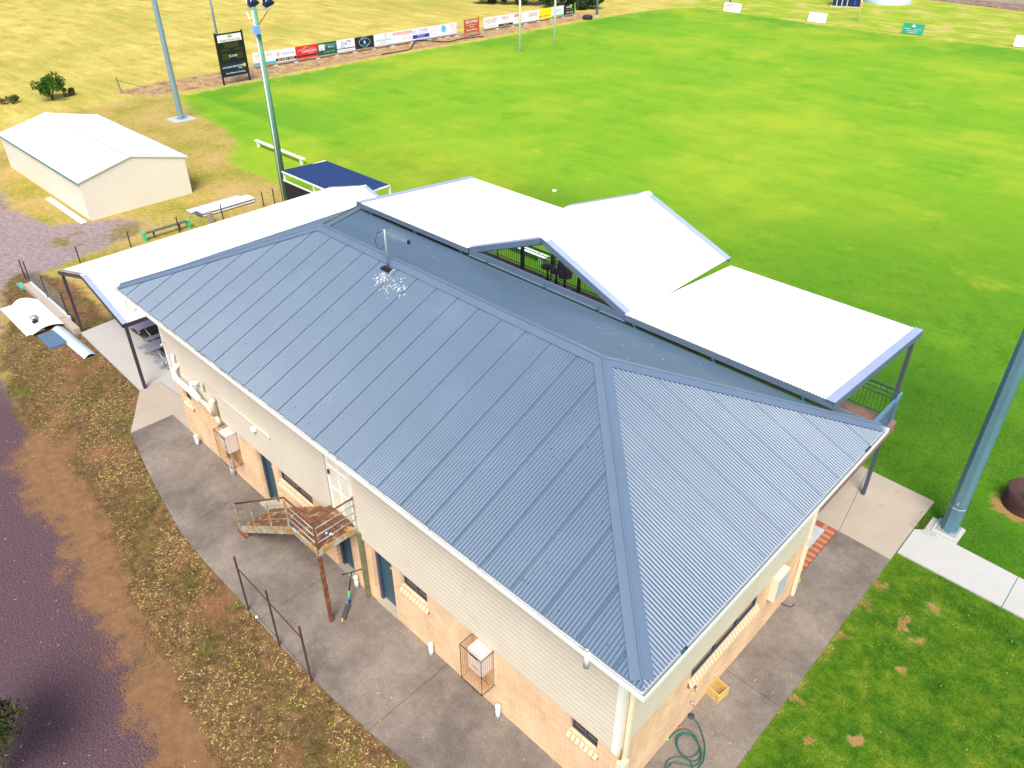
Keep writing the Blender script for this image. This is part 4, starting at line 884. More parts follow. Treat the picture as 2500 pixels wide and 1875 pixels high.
t = board(30.9, 33.13, whs, 'white board with a teal bottom strip, leftmost of the row beside the green pole'); T(t, 'A  TURE', .42, .05, 1.12, grey_s); lines(t, -.9, .95, .72, .9, 1); R_(t, -1.1, 1.1, .3, .52, teal_s); lines(t, -.9, .8, .36, .46, 1, whs); R_(t, -.98, -.72, .98, 1.22, col_mat('pale_green', (.6, .72, .5)))
t = board(33.13, 35.33, whs, 'white board with a red diamond, the word balance and a navy phone strip'); T(t, 'balance', .46, .28, 1.05, grey_s); R_(t, -1.09, 1.09, .38, .66, navy_s); T(t, '02 6343 1233', .32, 0, .51, whs)
mb = MB(); mb.add([(.034, y, z) for y, z in [(-.95, 1.02), (-.78, .78), (-.61, 1.02), (-.78, 1.26), (-.88, 1.02), (-.78, .88), (-.68, 1.02), (-.78, 1.16)]], [(0, 1, 5, 4), (1, 2, 6, 5), (2, 3, 7, 6), (3, 0, 4, 7)]); mb.build('emblem', red_s, t)
t = board(35.33, 37.75, red_s, 'bright red board with a white roof outline and carpentry lettering'); T(t, 'CARPENTRY', .30, .25, .88, whs); T(t, 'SERVICES', .15, .45, .68, pink_s); R_(t, -1.18, 1.18, .46, .58, black_s); lines(t, -1.05, 1.0, .49, .55, 1, whs)
mb = MB()
for a, b in (((-1.0, 1.02), (.0, 1.34)), ((0, 1.34), (1.0, 1.08)), ((-1.0, 1.02), (1.0, 1.08)), ((-.5, 1.03), (-.1, 1.28)), ((.5, 1.06), (.1, 1.3))): mb.bar((.036, a[0], a[1]), (.036, b[0], b[1]), .008, .035, (1, 0, 0))
mb.build('emblem', whs, t)
t = board(37.75, 39.95, green_s, 'dark green board with a white wool fleece shape at its left'); T(t, 'JEMALONG', .27, .42, 1.18, teal_t); T(t, 'WOOL', .25, .45, .97, whs); T(t, '02 6851 4000', .22, .2, .56, teal_t)
mb = MB()
for k in range(5): mb.add([(.035, -.98 + k * .14 + dy, z) for dy, z in [(0, 1.28), (.13, 1.3), (.125, .72), (.02, .74)]], [(0, 3, 2, 1)])
mb.build('emblem', whs, t)
t = board(39.95, 42.1, whs, 'white board with blue oval lettering over a black and white strip'); T(t, 'DKT', .52, 0, 1.02, ink_blue, 1.1); R_(t, -1.06, 1.06, .56, .64, black_s); lines(t, -.9, .9, .36, .5, 1, ink_blue)
mb = MB(); mb.tube([(.036, .72 * math.cos(a_) * 1.0, 1.02 + .3 * math.sin(a_ + .2)) for a_ in np.linspace(.3, 1.5, 10)], .02, 4); mb.tube([(.036, .72 * math.cos(a_), 1.02 + .3 * math.sin(a_ + .2)) for a_ in np.linspace(3.4, 4.6, 10)], .02, 4); mb.build('emblem', ink_blue, t)
t = board(42.1, 44.42, black_s, 'black board with a pale blue badge outline'); T(t, 'BARBER', .17, 0, 1.2, sky_s); T(t, 'WEST WYALONG', .13, 0, .62, sky_s)
mb = MB(); pts = [(.034, .62 * math.cos(a_) * (1 + .08 * math.cos(4 * a_)), .9 + .48 * math.sin(a_) * (1 + .08 * math.cos(4 * a_))) for a_ in np.linspace(0, 2 * math.pi, 33)]; mb.tube(pts, .022, 4); mb.add([(.036, y, z) for y, z in [(-.15, .95), (0, 1.08), (.16, .9), (.1, .74), (-.08, .78)]], [(0, 1, 2, 3, 4)]); mb.build('emblem', col_mat('ink_ice', (.35, .6, .75)), t)
t = board(44.42, 46.78, whs, 'white board with small stacked blue print, right of the black badge board'); T(t, 'Rural', .16, .1, 1.3, ink_blue, align='LEFT'); T(t, 'Grain', .14, .1, 1.14, grey_s, align='LEFT'); T(t, 'Services', .14, .1, .99, grey_s, align='LEFT'); lines(t, -.95, .95, .72, .86, 2, ink_blue); T(t, '0428 106 172', .16, 0, .6, grey_s); lines(t, -.8, .8, .38, .5, 1, ink_blue)
t = board(46.78, 49.3, whs, 'white board with a red livestock heading'); R_(t, -1.2, 1.2, 1.08, 1.34, col_mat('ink_red_pale', (.72, .25, .25))); T(t, 'BIRCH LIVESTOCK', .25, 0, 1.2, whs); lines(t, -.1, 1.0, .9, 1.0, 1, pink_s); lines(t, -.1, 1.1, .5, .8, 2, grey_s)
t = board(49.3, 51.62, whs, 'white board with dark letters above a solid royal blue block'); T(t, 'COOPER', .30, .3, 1.2, ink_blue); T(t, 'CIVIL & COMPANY', .16, .3, .97, grey_s); R_(t, -1.12, 1.1, .42, .80, blue_s); T(t, '0424 250 224', .17, 0, .69, whs); T(t, 'www.cooper.com.au', .12, 0, .52, whs); T(t, 'CC', .42, -.85, 1.08, ink_blue)
t = board(51.62, 53.0, whs, 'white board with a thin grey ring drawn round faint lettering'); T(t, 'WEST', .22, 0, .98, grey_s); mb = MB(); mb.tube([(.034, -.05 + .46 * math.cos(a_), .95 + .38 * math.sin(a_)) for a_ in np.linspace(.5, 5.4, 26)], .016, 4); mb.build('emblem', grey_s, t)
t = board(53.0, 54.1, whs, 'white board with a bright blue disc'); mb = MB(); mb.add([(.034, .33 * math.cos(a_), .98 + .38 * math.sin(a_)) for a_ in np.linspace(0, 2 * math.pi, 24)[:-1]], [tuple(range(23))]); mb.build('emblem', sky_s, t); lines(t, -.3, .4, .42, .5, 1)
t = board(54.1, 55.42, whs, 'white board with large pale blue letters T and L, last before the rust-red board'); T(t, 'TL', .55, 0, 1.08, col_mat('ink_steel', (.28, .40, .62))); lines(t, -.5, .5, .44, .52, 1, sky_s); lines(t, -.55, .55, .66, .78, 1, col_mat('ink_faint', (.60, .64, .70)))
t = thing('advertising_board', 'rust-red board with white lettering standing alone between the two white rows', 'sign', (-63.22, 56.2, 0), 'advertising boards along the west fence')
MB().box(-.03, .03, -1.05, 1.05, .5, 1.85).build('panel', brick_s, t)
for y in (-1.1, 1.1): MB().box(-.04, .04, y - .04, y + .04, 0, 1.95).build('post', brick_s, t)
T(t, 'BROMAR', .46, 0, 1.58, whs); lines(t, -.85, .85, 1.22, 1.32, 1, whs); T(t, 'Featuring the', .14, 0, 1.08, whs); T(t, 'Henry Parkes', .30, 0, .76, whs)
t = board(59.4, 61.55, whs, 'white board with red and green vet lettering, first of the far row'); T(t, 'AG', .5, -.55, 1.05, red_s); T(t, 'n', .5, -.1, 1.05, mid_green); T(t, 'VET', .5, .45, 1.05, red_s); R_(t, -1.0, .7, .74, .78, mid_green); lines(t, -.8, .8, .42, .54, 1, ink_blue)
t = board(61.55, 63.95, whs, 'white board with small red letters over a black bottom strip'); T(t, 'WARATAH', .24, -.1, 1.2, red_s); T(t, 'VINYLS', .26, -.1, .98, red_s); R_(t, -1.15, 1.15, .3, .52, black_s); T(t, '02 6342 1722', .14, 0, .41, whs)
t = board(63.95, 66.1, whs, 'white board with a small red rectangle in its upper left'); R_(t, -.85, -.2, 1.05, 1.32, red_s); T(t, 'Alan', .22, -.52, 1.18, whs); lines(t, .0, .8, 1.02, 1.3, 2); lines(t, -.8, .8, .5, .9, 3)
t = board(66.1, 68.3, whs, 'white board with a faded pink design, left of the yellow board'); R_(t, -.7, .8, .78, 1.22, col_mat('faded_pink', (.62, .56, .64))); T(t, 'STYLING', .36, .05, 1.02, pink_s); lines(t, -.6, .7, .48, .58, 1)
t = board(68.3, 70.55, yel_s, 'bright yellow board with brown lettering near its bottom'); lines(t, -.85, .95, .85, 1.25, 2, col_mat('ink_olive', (.40, .36, .02))); T(t, 'ENGINEERING', .24, .12, .6, col_mat('ink_brown', (.35, .08, .0))); MB().add([(.035, -.92 + .1 * math.cos(a_), .58 + .12 * math.sin(a_)) for a_ in np.linspace(0, 2 * math.pi, 12)[:-1]], [tuple(range(11))]).build('emblem', black_s, t)
t = board(70.55, 72.75, whs, 'white board with a green bottom strip between the yellow and black boards'); R_(t, -1.08, 1.08, .3, .46, mid_green); T(t, 'Rural Power', .22, .1, .98, ink_blue); lines(t, -.3, .8, .62, .75, 1); mb = MB(); mb.tube([(.034, -.72 + .2 * math.cos(a_), 1.1 + .2 * math.sin(a_)) for a_ in np.linspace(0, 5.5, 16)], .015, 4); mb.build('emblem', grey_s, t)
t = board(72.75, 74.95, black_s, 'black board with a lime green leaf and edge, far end of the row'); T(t, 'energy', .38, -.15, 1.18, whs); R_(t, .93, 1.085, .32, 1.5, lime_s); R_(t, -.05, .5, 1.2, 1.38, lime_s, 'emblem'); T(t, '4341 1912', .28, 0, .52, whs); lines(t, -.7, .7, .82, .9, 1, lime_s)
# boards on the north side (face -y)
def boardn(x0, x1, bg, lab, h=1.12):
    t = thing('advertising_board', lab, 'sign', ((x0 + x1) / 2, 90.1, 0), 'advertising boards along the north edge'); hw = (x1 - x0) / 2
    MB().add([(-hw, -.02, .06), (hw, -.02, .06), (hw, .16, h), (-hw, .16, h), (-hw, .02, .06), (hw, .02, .06), (hw, .2, h), (-hw, .2, h)], [(0, 1, 2, 3), (7, 6, 5, 4), (4, 5, 1, 0), (5, 6, 2, 1), (6, 7, 3, 2), (7, 4, 0, 3)]).build('panel', bg, t)
    for x in (-hw + .15, hw - .15): MB().bar((x, .25, 0), (x, .19, h - .1), .04, .04).build('post', galv, t)
    return t
def TN(t, s, size, x, z, m_): return text(s, size, lambda a, b, c: (x + a, -.035 + .18 * (z + b - .06) / 1.06 - c, z + b), m_, t)
t = boardn(-51.62, -49.2, whs, 'white board with a red oval at the far corner of the oval'); TN(t, 'LIQUOR', .28, .45, .42, grey_s); TN(t, 'CELLARBRATIONS', .2, .1, .92, ink_blue); mb = MB(); mb.tube([(-.6 + .34 * math.cos(a_), -.03 + .18 * (.5 + .22 * math.sin(a_)) / 1.06, .56 + .22 * math.sin(a_)) for a_ in np.linspace(0, 2 * math.pi, 24)], .035, 4); mb.build('emblem', red_s, t)
t = boardn(-40.1, -37.85, whs, 'plain white board with faint print, left of the striped post'); TN(t, 'COWRA', .16, 0, .9, grey_s); MB().box(-.8, .8, .05, .056, .66, .69).build('fine_print', grey_s, t)
t = boardn(-28.95, -26.7, col_mat('sign_sea_green', (.02, .30, .20)), 'sea green board with white print on the north edge', 1.1); TN(t, 'FORBES LIVESTOCK SOCIETY', .14, 0, .55, whs); TN(t, 'FARM  LAND  HOME', .13, 0, .36, whs); TN(t, 'PHONE 6343', .16, 0, .18, whs); MB().lathe((0, .10, .78), [(.22, 0), (.1, .1), (.14, .16), (0, .22)], 12).build('emblem', whs, t)
t = boardn(-17.6, -15.2, whs, 'white board with an orange mark at the right edge of the photo', 1.15); TN(t, 'ENERGY', .3, .35, .82, ink_blue); TN(t, 'E: EMAIL', .22, .1, .28, grey_s); MB().add([(-.95, .09, .62), (-.5, .09, .62), (-.45, .16, 1.02), (-.62, .15, .95), (-.95, .12, .8)], [(0, 1, 2, 3, 4)]).build('emblem', col_mat('sign_orange', (.85, .38, .03)), t)

# black pipe lying along the boards
CP = spline([(-62.9, 43.2, .05), (-62.8, 46.6, .05), (-64.2, 48.4, .15), (-65.4, 50.0, .2), (-64.2, 51.0, .15), (-62.9, 52.3, .05), (-63.0, 54.6, .05), (-62.2, 57.0, .05)])
tag(MB().tube(CP, .06, 6).build('poly_pipe', rubber, None, True), 'black poly pipe snaking on the dirt below the white boards', 'pipe')
ty = thing('tyre', 'large black tyre lying at the grass edge past the last board', 'tyre', (-61.0, 73.9, 0))
MB().lathe((0, 0, 0), [(.30, .02), (.55, .0), (.62, .08), (.62, .34), (.55, .42), (.30, .40), (.30, .02)], 24).build('tyre_ring', rubber, ty, True)
tag(MB().tube([(-24.35, 25.85, .06), (-24.2, 26.0, .08)], .08, 6).build('plastic_bag', white_m), 'small scrap of white rubbish lying alone on the grass behind the deck roof', 'litter')
tag(MB().add([(-9.52, -2.53, .05), (-9.44, -2.56, .05), (-9.41, -2.5, .08), (-9.49, -2.47, .07)], [(0, 1, 2, 3)]).build('paper_scrap', white_m), 'white scrap of paper on the path beside the rusty pickets', 'litter')

# ================================================================ SHED
sh = thing('shed', 'long cream metal shed with a white gable roof', 'shed', (-46.2, 8.05, 0))
sx0, sx1, sy0, sy1, se, sr = -6.5, 6.42, -3.0, 2.95, 2.22, 2.93
# vertically ribbed walls
def ribwall(mb, a, b, z0, ztop, n_out, pitch=.2, amp=.002):
    a = Vector(a); b = Vector(b); L_ = (b - a).length; d_ = (b - a) / L_; N = int(L_ / pitch) * 4; n_out = Vector(n_out); vs = []; fs = []
    for i in range(N + 1):
        s_ = L_ * i / N; ph = i % 4; off = amp if ph in (1, 2) else 0
        p = a + d_ * s_ + n_out * off; vs += [(p.x, p.y, z0), (p.x, p.y, ztop(s_))]
    for i in range(N): fs.append((2 * i, 2 * i + 2, 2 * i + 3, 2 * i + 1))
    mb.add(vs, fs)
mb = MB(); ym = 0
ribwall(mb, (sx0, sy0, 0), (sx1, sy0, 0), 0, lambda s_: se, (0, -1, 0)); ribwall(mb, (sx1, sy0, 0), (sx1, sy1, 0), 0, lambda s_: se + (sr - se) * (1 - abs(s_ / (sy1 - sy0) * 2 - 1)) - .02, (1, 0, 0))
ribwall(mb, (sx1, sy1, 0), (sx0, sy1, 0), 0, lambda s_: se, (0, 1, 0)); ribwall(mb, (sx0, sy1, 0), (sx0, sy0, 0), 0, lambda s_: se + (sr - se) * (1 - abs(s_ / (sy1 - sy0) * 2 - 1)) - .02, (-1, 0, 0))
mb.build('wall', shed_m, sh)
mb = MB(); hw = (sy1 - sy0) / 2; ycn = (sy0 + sy1) / 2; sp = (sr - se) / hw; sll = math.hypot(1, sp)
for sd_ in (-1, 1):
    corr(mb, (sx0 - .05, ycn, sr), (1, 0, 0), (0, sd_ / sll, -sp / sll), (0, sd_ * sp / sll, 1 / sll), 0, sx1 - sx0 + .1, lambda s_: 0, lambda s_: (hw + .1) * sll, per=4, amp=.01, lap=0, pitch=.15)
srf = mb.build('roof', white_roof, sh)
mb = MB(); mb.box(sx0, sx1 + .04, ycn - .10, ycn - .06, sr - .02, sr + .03); mb.build('ridge_shadow_strip', gable_trim, srf)  # solid dark strip standing in for the shade line at the ridge capping
mb = MB(); mb.add([(sx0 - .05, ycn - .12, sr - .005), (sx1 + .05, ycn - .12, sr - .005), (sx1 + .05, ycn, sr + .045), (sx0 - .05, ycn, sr + .045), (sx1 + .05, ycn + .16, sr - .005), (sx0 - .05, ycn + .16, sr - .005)], [(0, 1, 2, 3), (3, 2, 4, 5)]); mb.build('ridge_capping', white_roof, srf)
MB().box(sx0 - .08, sx1 + .08, sy0 - .16, sy0 - .09, se - .08, se - .02).build('gutter', green_trim, srf); MB().box(sx0 - .08, sx1 + .08, sy1 + .09, sy1 + .2, se - .12, se - .02).build('gutter', pale_blue, srf)
for sd_ in (-1, 1): MB().bar((sx1 + .06, ycn, sr + .03), (sx1 + .06, ycn + sd_ * (hw + .12), se - .02), .03, .10).build('barge_board', gutter_m, srf)
MB().box(sx0 - .02, sx1 + .04, sy0 - .05, sy0 - .005, 0, .1).build('base_flashing', col_mat('tan', (.55, .40, .18)), sh)
tag(MB().box(-45.0, -39.65, 4.5, 4.82, .03, .09).build('flashing_strip', white_m), 'long white metal strip lying on the ground against the shed wall', 'metal sheet')

# ================================================================ AWNING over the west slab
aw = thing('carport', 'white roofed open carport with dark posts against the far end of the clubhouse', 'carport', (-25.0, 6.5, 0))
ax0, ax1, ar, ae = -3.05, 3.1, 3.6, 2.74; ay0, ay1 = -6.5, 6.6; ah = -ax0; apn = (ar - ae) / ah; al = math.hypot(1, apn)
mb = MB()
for sd_, wd in ((-1, -ax0), (1, ax1)): corr(mb, (0, ay0, ar), (0, 1, 0), (sd_ / al, 0, -apn / al), (sd_ * apn / al, 0, 1 / al), 0, ay1 - ay0, lambda s_: 0, lambda s_, wd=wd: wd * al, per=6, amp=.009, lap=0)
arf = mb.build('roof', white_roof, aw)
MB().add([(-.16, ay0 - .02, ar - .02), (-.16, ay1 + .02, ar - .02), (0, ay1 + .02, ar + .03), (0, ay0 - .02, ar + .03), (.16, ay1 + .02, ar - .02), (.16, ay0 - .02, ar - .02)], [(0, 1, 2, 3), (3, 2, 4, 5)]).build('ridge_capping', white_roof, arf)
for yy, o_ in ((ay0, -1), (ay1, 1)):
    MB().bar((0, yy - o_ * .08, ar + .022), (ax1 + .03, yy - o_ * .08, ae + .01), .19, .012).build('barge_capping', trim_top, arf); MB().bar((0, yy - o_ * .08, ar + .022), (ax0 - .03, yy - o_ * .08, ae + .028), .12, .012).build('barge_capping', wood_grey, arf)
    for xe in (ax0, ax1): MB().bar((0, yy + o_ * .015, ar - .07), (xe, yy + o_ * .015, ae - .085), .025, .15).build('barge_board', dark_steel, arf)
for xe in (ax0, ax1): MB().box(xe - .03, xe + .03, ay0, ay1, ae - .17, ae - .03).build('eave_beam', dark_steel, arf)
for xe in (-2.72, 3.0 + .27):
    for yy in (ay0 + .04, 0, ay1 - .1): MB().box(xe - .05, xe + .05, yy - .05, yy + .05, .03, ae - .1).build('post', dark_steel, aw)

# plinth, retaining edge and mesh fence in front of the carport
pl_ = thing('concrete_kerb_wall', 'low pale concrete kerb under the mesh fence left of the carport', 'low wall', (-30.7, -.15, 0))
MB().box(-3.0, 3.0, -.13, .13, 0, .26).build('kerb', concrete_b, pl_); MB().box(-2.9, 1.9, .13, .2, .1, .33).build('flashing', pale_blue, pl_)
mf = thing('picket_fence', 'dark steel pickets with wire mesh on the kerb left of the carport', 'fence', (-31.3, 0, 0))
for x, h in ((-33.6, 1.32), (-31.35, 1.38), (-29.02, 1.4)): MB().bar((x + 31.3, .02, 0), (x + 31.3, .02, h), .05, .05).build('picket', dark_steel, mf)
mb = MB()
for z in np.arange(.3, 1.3, .16): mb.tube([(-2.3, .02, z), (2.28, .02, z)], .004, 4)
for x in np.arange(-2.3, 2.28, .16): mb.tube([(x, .02, .3), (x, .02, 1.28)], .003, 4)
mb.build('wire_mesh', galv, mf)
wf = thing('wire_fence', 'row of dark steel pickets with wires behind the carport roof', 'fence', (-34.75, 8, 0))
for y in (0.1, 2.6, 5.13, 7.74, 10.26, 12.79, 13.5): MB().bar((0, y - 8, 0), (0, y - 8, .86 if y > .5 else 1.0), .05, .05).build('picket', dark_steel, wf)
for z in (.25, .5, .75): MB().tube([(0, -7.9, z), (0, 5.5, z)], .006, 4).build('wire', galv, wf)
tag(MB().bar((-34.75, 9.56, 0), (-34.75, 9.56, .62), .26, .26).build('timber_stump', wood_grey, bevel=.02), 'short weathered timber post between the stacked sheets and the carport roof', 'stump')

# junk sheets
jk = thing('roofing_sheet', 'bowed cream corrugated sheets lying on the leafy ground', 'metal sheet', (-30.3, -.95, 0))
mb = MB(); N = 90; vs = []; fs = []
for i in range(N + 1):
    s_ = i / N; x_ = 0
    y_ = -.62 + 1.35 * s_; z_ = .10 + .17 * math.sin(math.pi * min(1, s_ * 1.0)) ** 1.2 + .008 * math.cos(2 * math.pi * s_ * 17)
    vs += [(-1.45 - .5 * math.sin(math.pi * s_ * .9), y_, z_), (1.5, y_, z_)]
for i in range(N): fs.append((2 * i, 2 * i + 2, 2 * i + 3, 2 * i + 1))
mb.add(vs, fs); mb.build('sheet', mat('sheet_cream', (.78, .75, .66), .5), jk)
MB().box(-2.0, 1.3, -.78, -.05, .03, .08).build('sheet', mat('sheet_cream', (.78, .75, .66)), jk)
rv = thing('roof_vent', 'grey metal roof vent sitting on the cream sheets', 'vent', (-29.75, -1.1, .27))
MB().lathe((0, 0, 0), [(.12, -.05), (.12, .08), (.16, .10), (.16, .16), (0, .2)], 16).build('vent_cowl', galv, rv, True)
MB().box(.13, .3, -.14, .08, -.02, .03).build('vent_opening', black_m, rv)
tag(MB().box(-28.65, -27.2, -1.42, -.72, .0, .09).build('metal_sheet', blue_sheet), 'dark blue sheet stack poking out from under the cream sheets', 'metal sheet')
mb = MB(); P0 = Vector((-28.75, -.62, .14)); P1 = Vector((-25.45, -.50, .12))
for k in range(9):
    s0, s1 = k / 9, (k + 1) / 9
    f_ = lambda s_: (-.24 + .48 * s_, .03 + .13 * math.sin(math.pi * s_))
    (a0, h0), (a1, h1) = f_(s0), f_(s1); mb.quad((P0.x, P0.y + a0, h0), (P1.x, P1.y + a0, h0), (P1.x, P1.y + a1, h1), (P0.x, P0.y + a1, h1))
tag(mb.build('ridge_cap_offcut', pale_blue, None, True), 'long pale blue ridge cap lying beside the carport slab', 'metal sheet')
tag(MB().box(-34.35, -33.65, -.42, -.2, .0, .12).build('plank', mat('mint', (.12, .32, .24), .6)), 'short green plank at the corner of the kerb', 'plank')

# stacked sheets behind
ss = thing('stacked_panels', 'pile of white roof panels on the grass behind the carport', 'panel stack', (-36.3, 11.1, 0), rz=.0)
MB().box(-.95, -.35, -1.75, 1.45, .05, .1).build('panel', pale_blue, ss); MB().box(-.3, .45, -1.45, 1.75, .16, .22).build('panel', white_m, ss)
MB().box(-.25, .5, -1.62, 1.7, .04, .15).build('panel', navy_steel, ss); MB().box(.46, .62, -1.5, 1.7, .06, .1).build('batten', pvc_cream, ss)

# benches
def bench(lab, x0, x1, y, m_, lm, h=.42, wd=.26, rz=0, name='bench', grp=None, along='x'):
    L_ = (x1 - x0) / 2; t = thing(name, lab, 'bench', ((x0 + x1) / 2, y, 0), grp, rz)
    mb = MB(); mb.box(-L_, L_, -wd / 2, -.008, h - .04, h); mb.box(-L_, L_, .008, wd / 2, h - .04, h); mb.build('seat', m_, t)
    for x in (-L_ + .35, L_ - .35): MB().box(x - .05, x + .05, -wd / 2 + .03, wd / 2 - .03, 0, h - .041).build('leg', lm, t)
    return t
bench('long white plank bench crossing behind the green floodlight pole', -45.2, -39.2, 18.45, white_m, white_m)
bench('white plank bench on the grass seen through the deck gable', -21.0, -18.0, 18.2, white_m, galv, wd=.32)
gb = thing('bench', 'dark plank bench with bright green ends behind the carport roof', 'bench', (-35.0, 7.2, 0))
MB().box(-.1, .1, -1.25, 1.25, .36, .41).build('seat', navy_steel, gb)
for y in (-1.2, 1.2): MB().box(-.16, .16, y - .06, y + .06, 0, .45).build('leg', col_mat('bright_green', (.05, .5, .2)), gb)
for y in (-.7, .7): MB().box(-.05, .05, y - .04, y + .04, 0, .359).build('brace', navy_steel, gb)
# picnic settings under the carport
def picnic(x, y, lab):
    t = thing('picnic_table', lab, 'picnic table', (x, y, .053), 'aluminium picnic settings under the carport')
    mb = MB()
    for k in range(5): mb.box(-.33 + k * .135, -.33 + k * .135 + .122, 0, 2.0, .72, .75)
    mb.build('table_top', alu, t)
    for sx_ in (-.85, .62):
        mb = MB(); mb.box(sx_, sx_ + .115, 0, 2.0, .42, .45); mb.box(sx_ + .125, sx_ + .24, 0, 2.0, .42, .45); mb.build('seat', alu, t)
    for yy in (.35, 1.65):
        for sx_ in (-.73, .74): MB().tube([(sx_ + .16 * math.cos(a_), yy, .21 + .2 * math.sin(a_)) for a_ in np.linspace(0, 2 * math.pi, 15)], .022, 6).build('leg', galv, t, True)
        MB().tube([(-.73, yy, .4), (0, yy, .70), (.74, yy, .4)], .022, 6).build('frame', galv, t, True)
    return t
pt = picnic(-23.15, .85, 'aluminium picnic table nearest the open end of the carport')
pt2 = copy_tree(pt); pt2.location = (-25.05, 1.25, .053); pt2['label'] = 'aluminium picnic table deeper under the carport, mostly hidden by its roof'

# shelter by the floodlight pole
sl_ = thing('dugout_shelter', 'small shelter with a navy blue roof and white frame beside the green pole', 'shelter', (-30.3, 14.9, 0))
mb = MB(); q0, q1 = (-2.9, -1.45, 2.35), (-3.05, 1.45, 2.2)
corr(mb, (-2.95, -1.45, 2.3), (1, 0, 0), (0, .998, -.05), (0, .05, .998), 0, 5.9, lambda s_: 0, lambda s_: 2.9, per=4, amp=.01, lap=0, pitch=.12)
mb.build('roof', navy_roof, sl_)
for x in (-2.88, 0, 2.88):
    for y in (-1.38, 1.38): MB().box(x - .04, x + .04, y - .04, y + .04, 0, 2.28 if y < 0 else 2.13).build('post', white_m, sl_)
mb = MB(); mb.box(-2.95, 2.95, -1.47, -1.41, 2.19, 2.27); mb.box(-2.95, 2.95, -1.46, -1.42, 1.72, 1.79); mb.box(-2.95, -2.9, -1.4, 1.4, 2.13, 2.2); mb.box(2.9, 2.95, -1.4, 1.4, 2.13, 2.2); mb.build('frame', white_m, sl_)
MB().box(-2.9, 2.9, -1.44, -1.42, .05, 1.71).build('back_screen', mat('screen_black', (.006, .006, .008), .9), sl_); MB().box(-2.3, 2.3, .2, .5, .4, .45).build('seat', white_m, sl_)

# planter
pn = thing('planter_drum', 'rusty cut-down steel tank used as a planter by the right edge', 'planter', (3.45, 15.75, 0))
MB().lathe((0, 0, 0), [(.62, 0), (.60, .3), (.61, .60), (.585, .60), (.57, .3), (0, .29)], 30).build('drum', tank_rust, pn, True)
mb = MB()
for k in range(40):
    a_ = random.uniform(0, 2 * math.pi); l = random.uniform(.12, .22); dx, dy = math.cos(a_), math.sin(a_)
    mb.add([(-.03 * dy * .3, .03 * dx * .3, .3), (.03 * dy * .3, -.03 * dx * .3, .3), (dx * l, dy * l, .3 + random.uniform(.12, .3))], [(0, 1, 2)])
mb.build('plant', mat('leaf_bright', (.12, .30, .03), .7), pn)

# bar stools on the deck
s0 = None
for x, y, lab in ((-13.1, 12.7, 'dark fabric bar stool farthest left of the three on the deck'), (-12.6, 12.63, 'middle one of the three dark fabric bar stools on the deck'), (-12.1, 12.54, 'dark fabric bar stool nearest the gable foot on the deck')):
    if s0 is None:
        s0 = t = thing('bar_stool', lab, 'stool', (x, y, 2.6), 'bar stools on the deck')
        MB().lathe((0, 0, .74), [(0, 0), (.17, .0), (.225, .035), (.22, .07), (.12, .095), (0, .10)], 20).build('seat', fabric, t, True)
        mb = MB(); N = 9
        for k in range(N):
            for j in range(6):
                pass
        vs = []; fs = []
        for j in range(7):
            z = .93 + j * .065; wd = .20 * math.sin(math.pi * (j + 1.6) / 9.2) + .04
            for k in range(9):
                u_ = -1 + k / 4; vs.append((.24 - .05 * u_ * u_, u_ * wd, z))
        for j in range(6):
            for k in range(8): fs.append((j * 9 + k, j * 9 + k + 1, (j + 1) * 9 + k + 1, (j + 1) * 9 + k))
        o = MB().add(vs, fs).build('backrest', fabric, t, True); sm_ = o.modifiers.new('solid', 'SOLIDIFY'); sm_.thickness = .045
        MB().tube([(.0, 0, .04), (0, 0, .74)], .032, 10).build('column', black_m, t, True); MB().lathe((0, 0, 0), [(0, .03), (.2, .015), (.21, 0)], 20).build('base', black_m, t, True)
        MB().tube([(.17 * math.cos(a_), .17 * math.sin(a_), .3) for a_ in np.linspace(0, 2 * math.pi, 19)], .011, 6).build('foot_ring', chrome, t, True)
        MB().tube([(.1, 0, .75), (.24, 0, .78), (.27, 0, 1.0)], .014, 6).build('back_bracket', black_m, t, True)
    else: t = copy_tree(s0); t.location = (x, y, 2.6); t['label'] = lab
    t.scale = (1.2, 1.2, 1.12)
    t.rotation_euler = (0, 0, [.5, .15, -.1][[-13.1, -12.6, -12.1].index(x)])

# far hut, tank, fences
hb = thing('hut', 'dark navy hut with pale vertical strips beyond the north boards', 'hut', (-41.9, 105.0, 0), rz=.35)
MB().box(-1.7, 1.7, -1.2, 1.2, .12, 2.7).build('wall', nvy, hb); MB().box(-1.95, 1.95, -1.45, 1.45, 0, .12).build('base_slab', concrete_w, hb)
mb = MB()
for x in (-1.2, -.55, .1): mb.box(x - .05, x + .05, -1.22, -1.2, .15, 2.68)
mb.build('strip', pale_blue, hb); MB().box(.9, 1.15, -1.225, -1.2, .3, .9).build('panel', blue_s, hb); MB().box(-1.85, 1.85, -1.35, 1.35, 2.7, 2.8).build('roof', navy_roof, hb)
tk = thing('water_tank', 'low pale round tank behind the dark hut', 'tank', (-39.3, 112, 0)); MB().lathe((0, 0, 0), [(3.0, 0), (3.0, 1.0), (2.9, 1.05), (0, 1.3)], 30).build('tank_body', pale_blue, tk, True)
ff = thing('chain_fence', 'thin wire fence with dark posts in the far right corner', 'fence', (-28, 116, 0))
for k in range(12): x = -9 + k * 2.4; MB().bar((x, -.28 * k * .4 + 1.0, 0), (x, -.28 * k * .4 + 1.0, 1.7), .08, .08).build('post', wood_grey, ff)
for z in (.3, .9, 1.5): MB().tube([(-9, 1.0, z), (17.4, -.23, z)], .012, 4).build('wire', galv, ff)
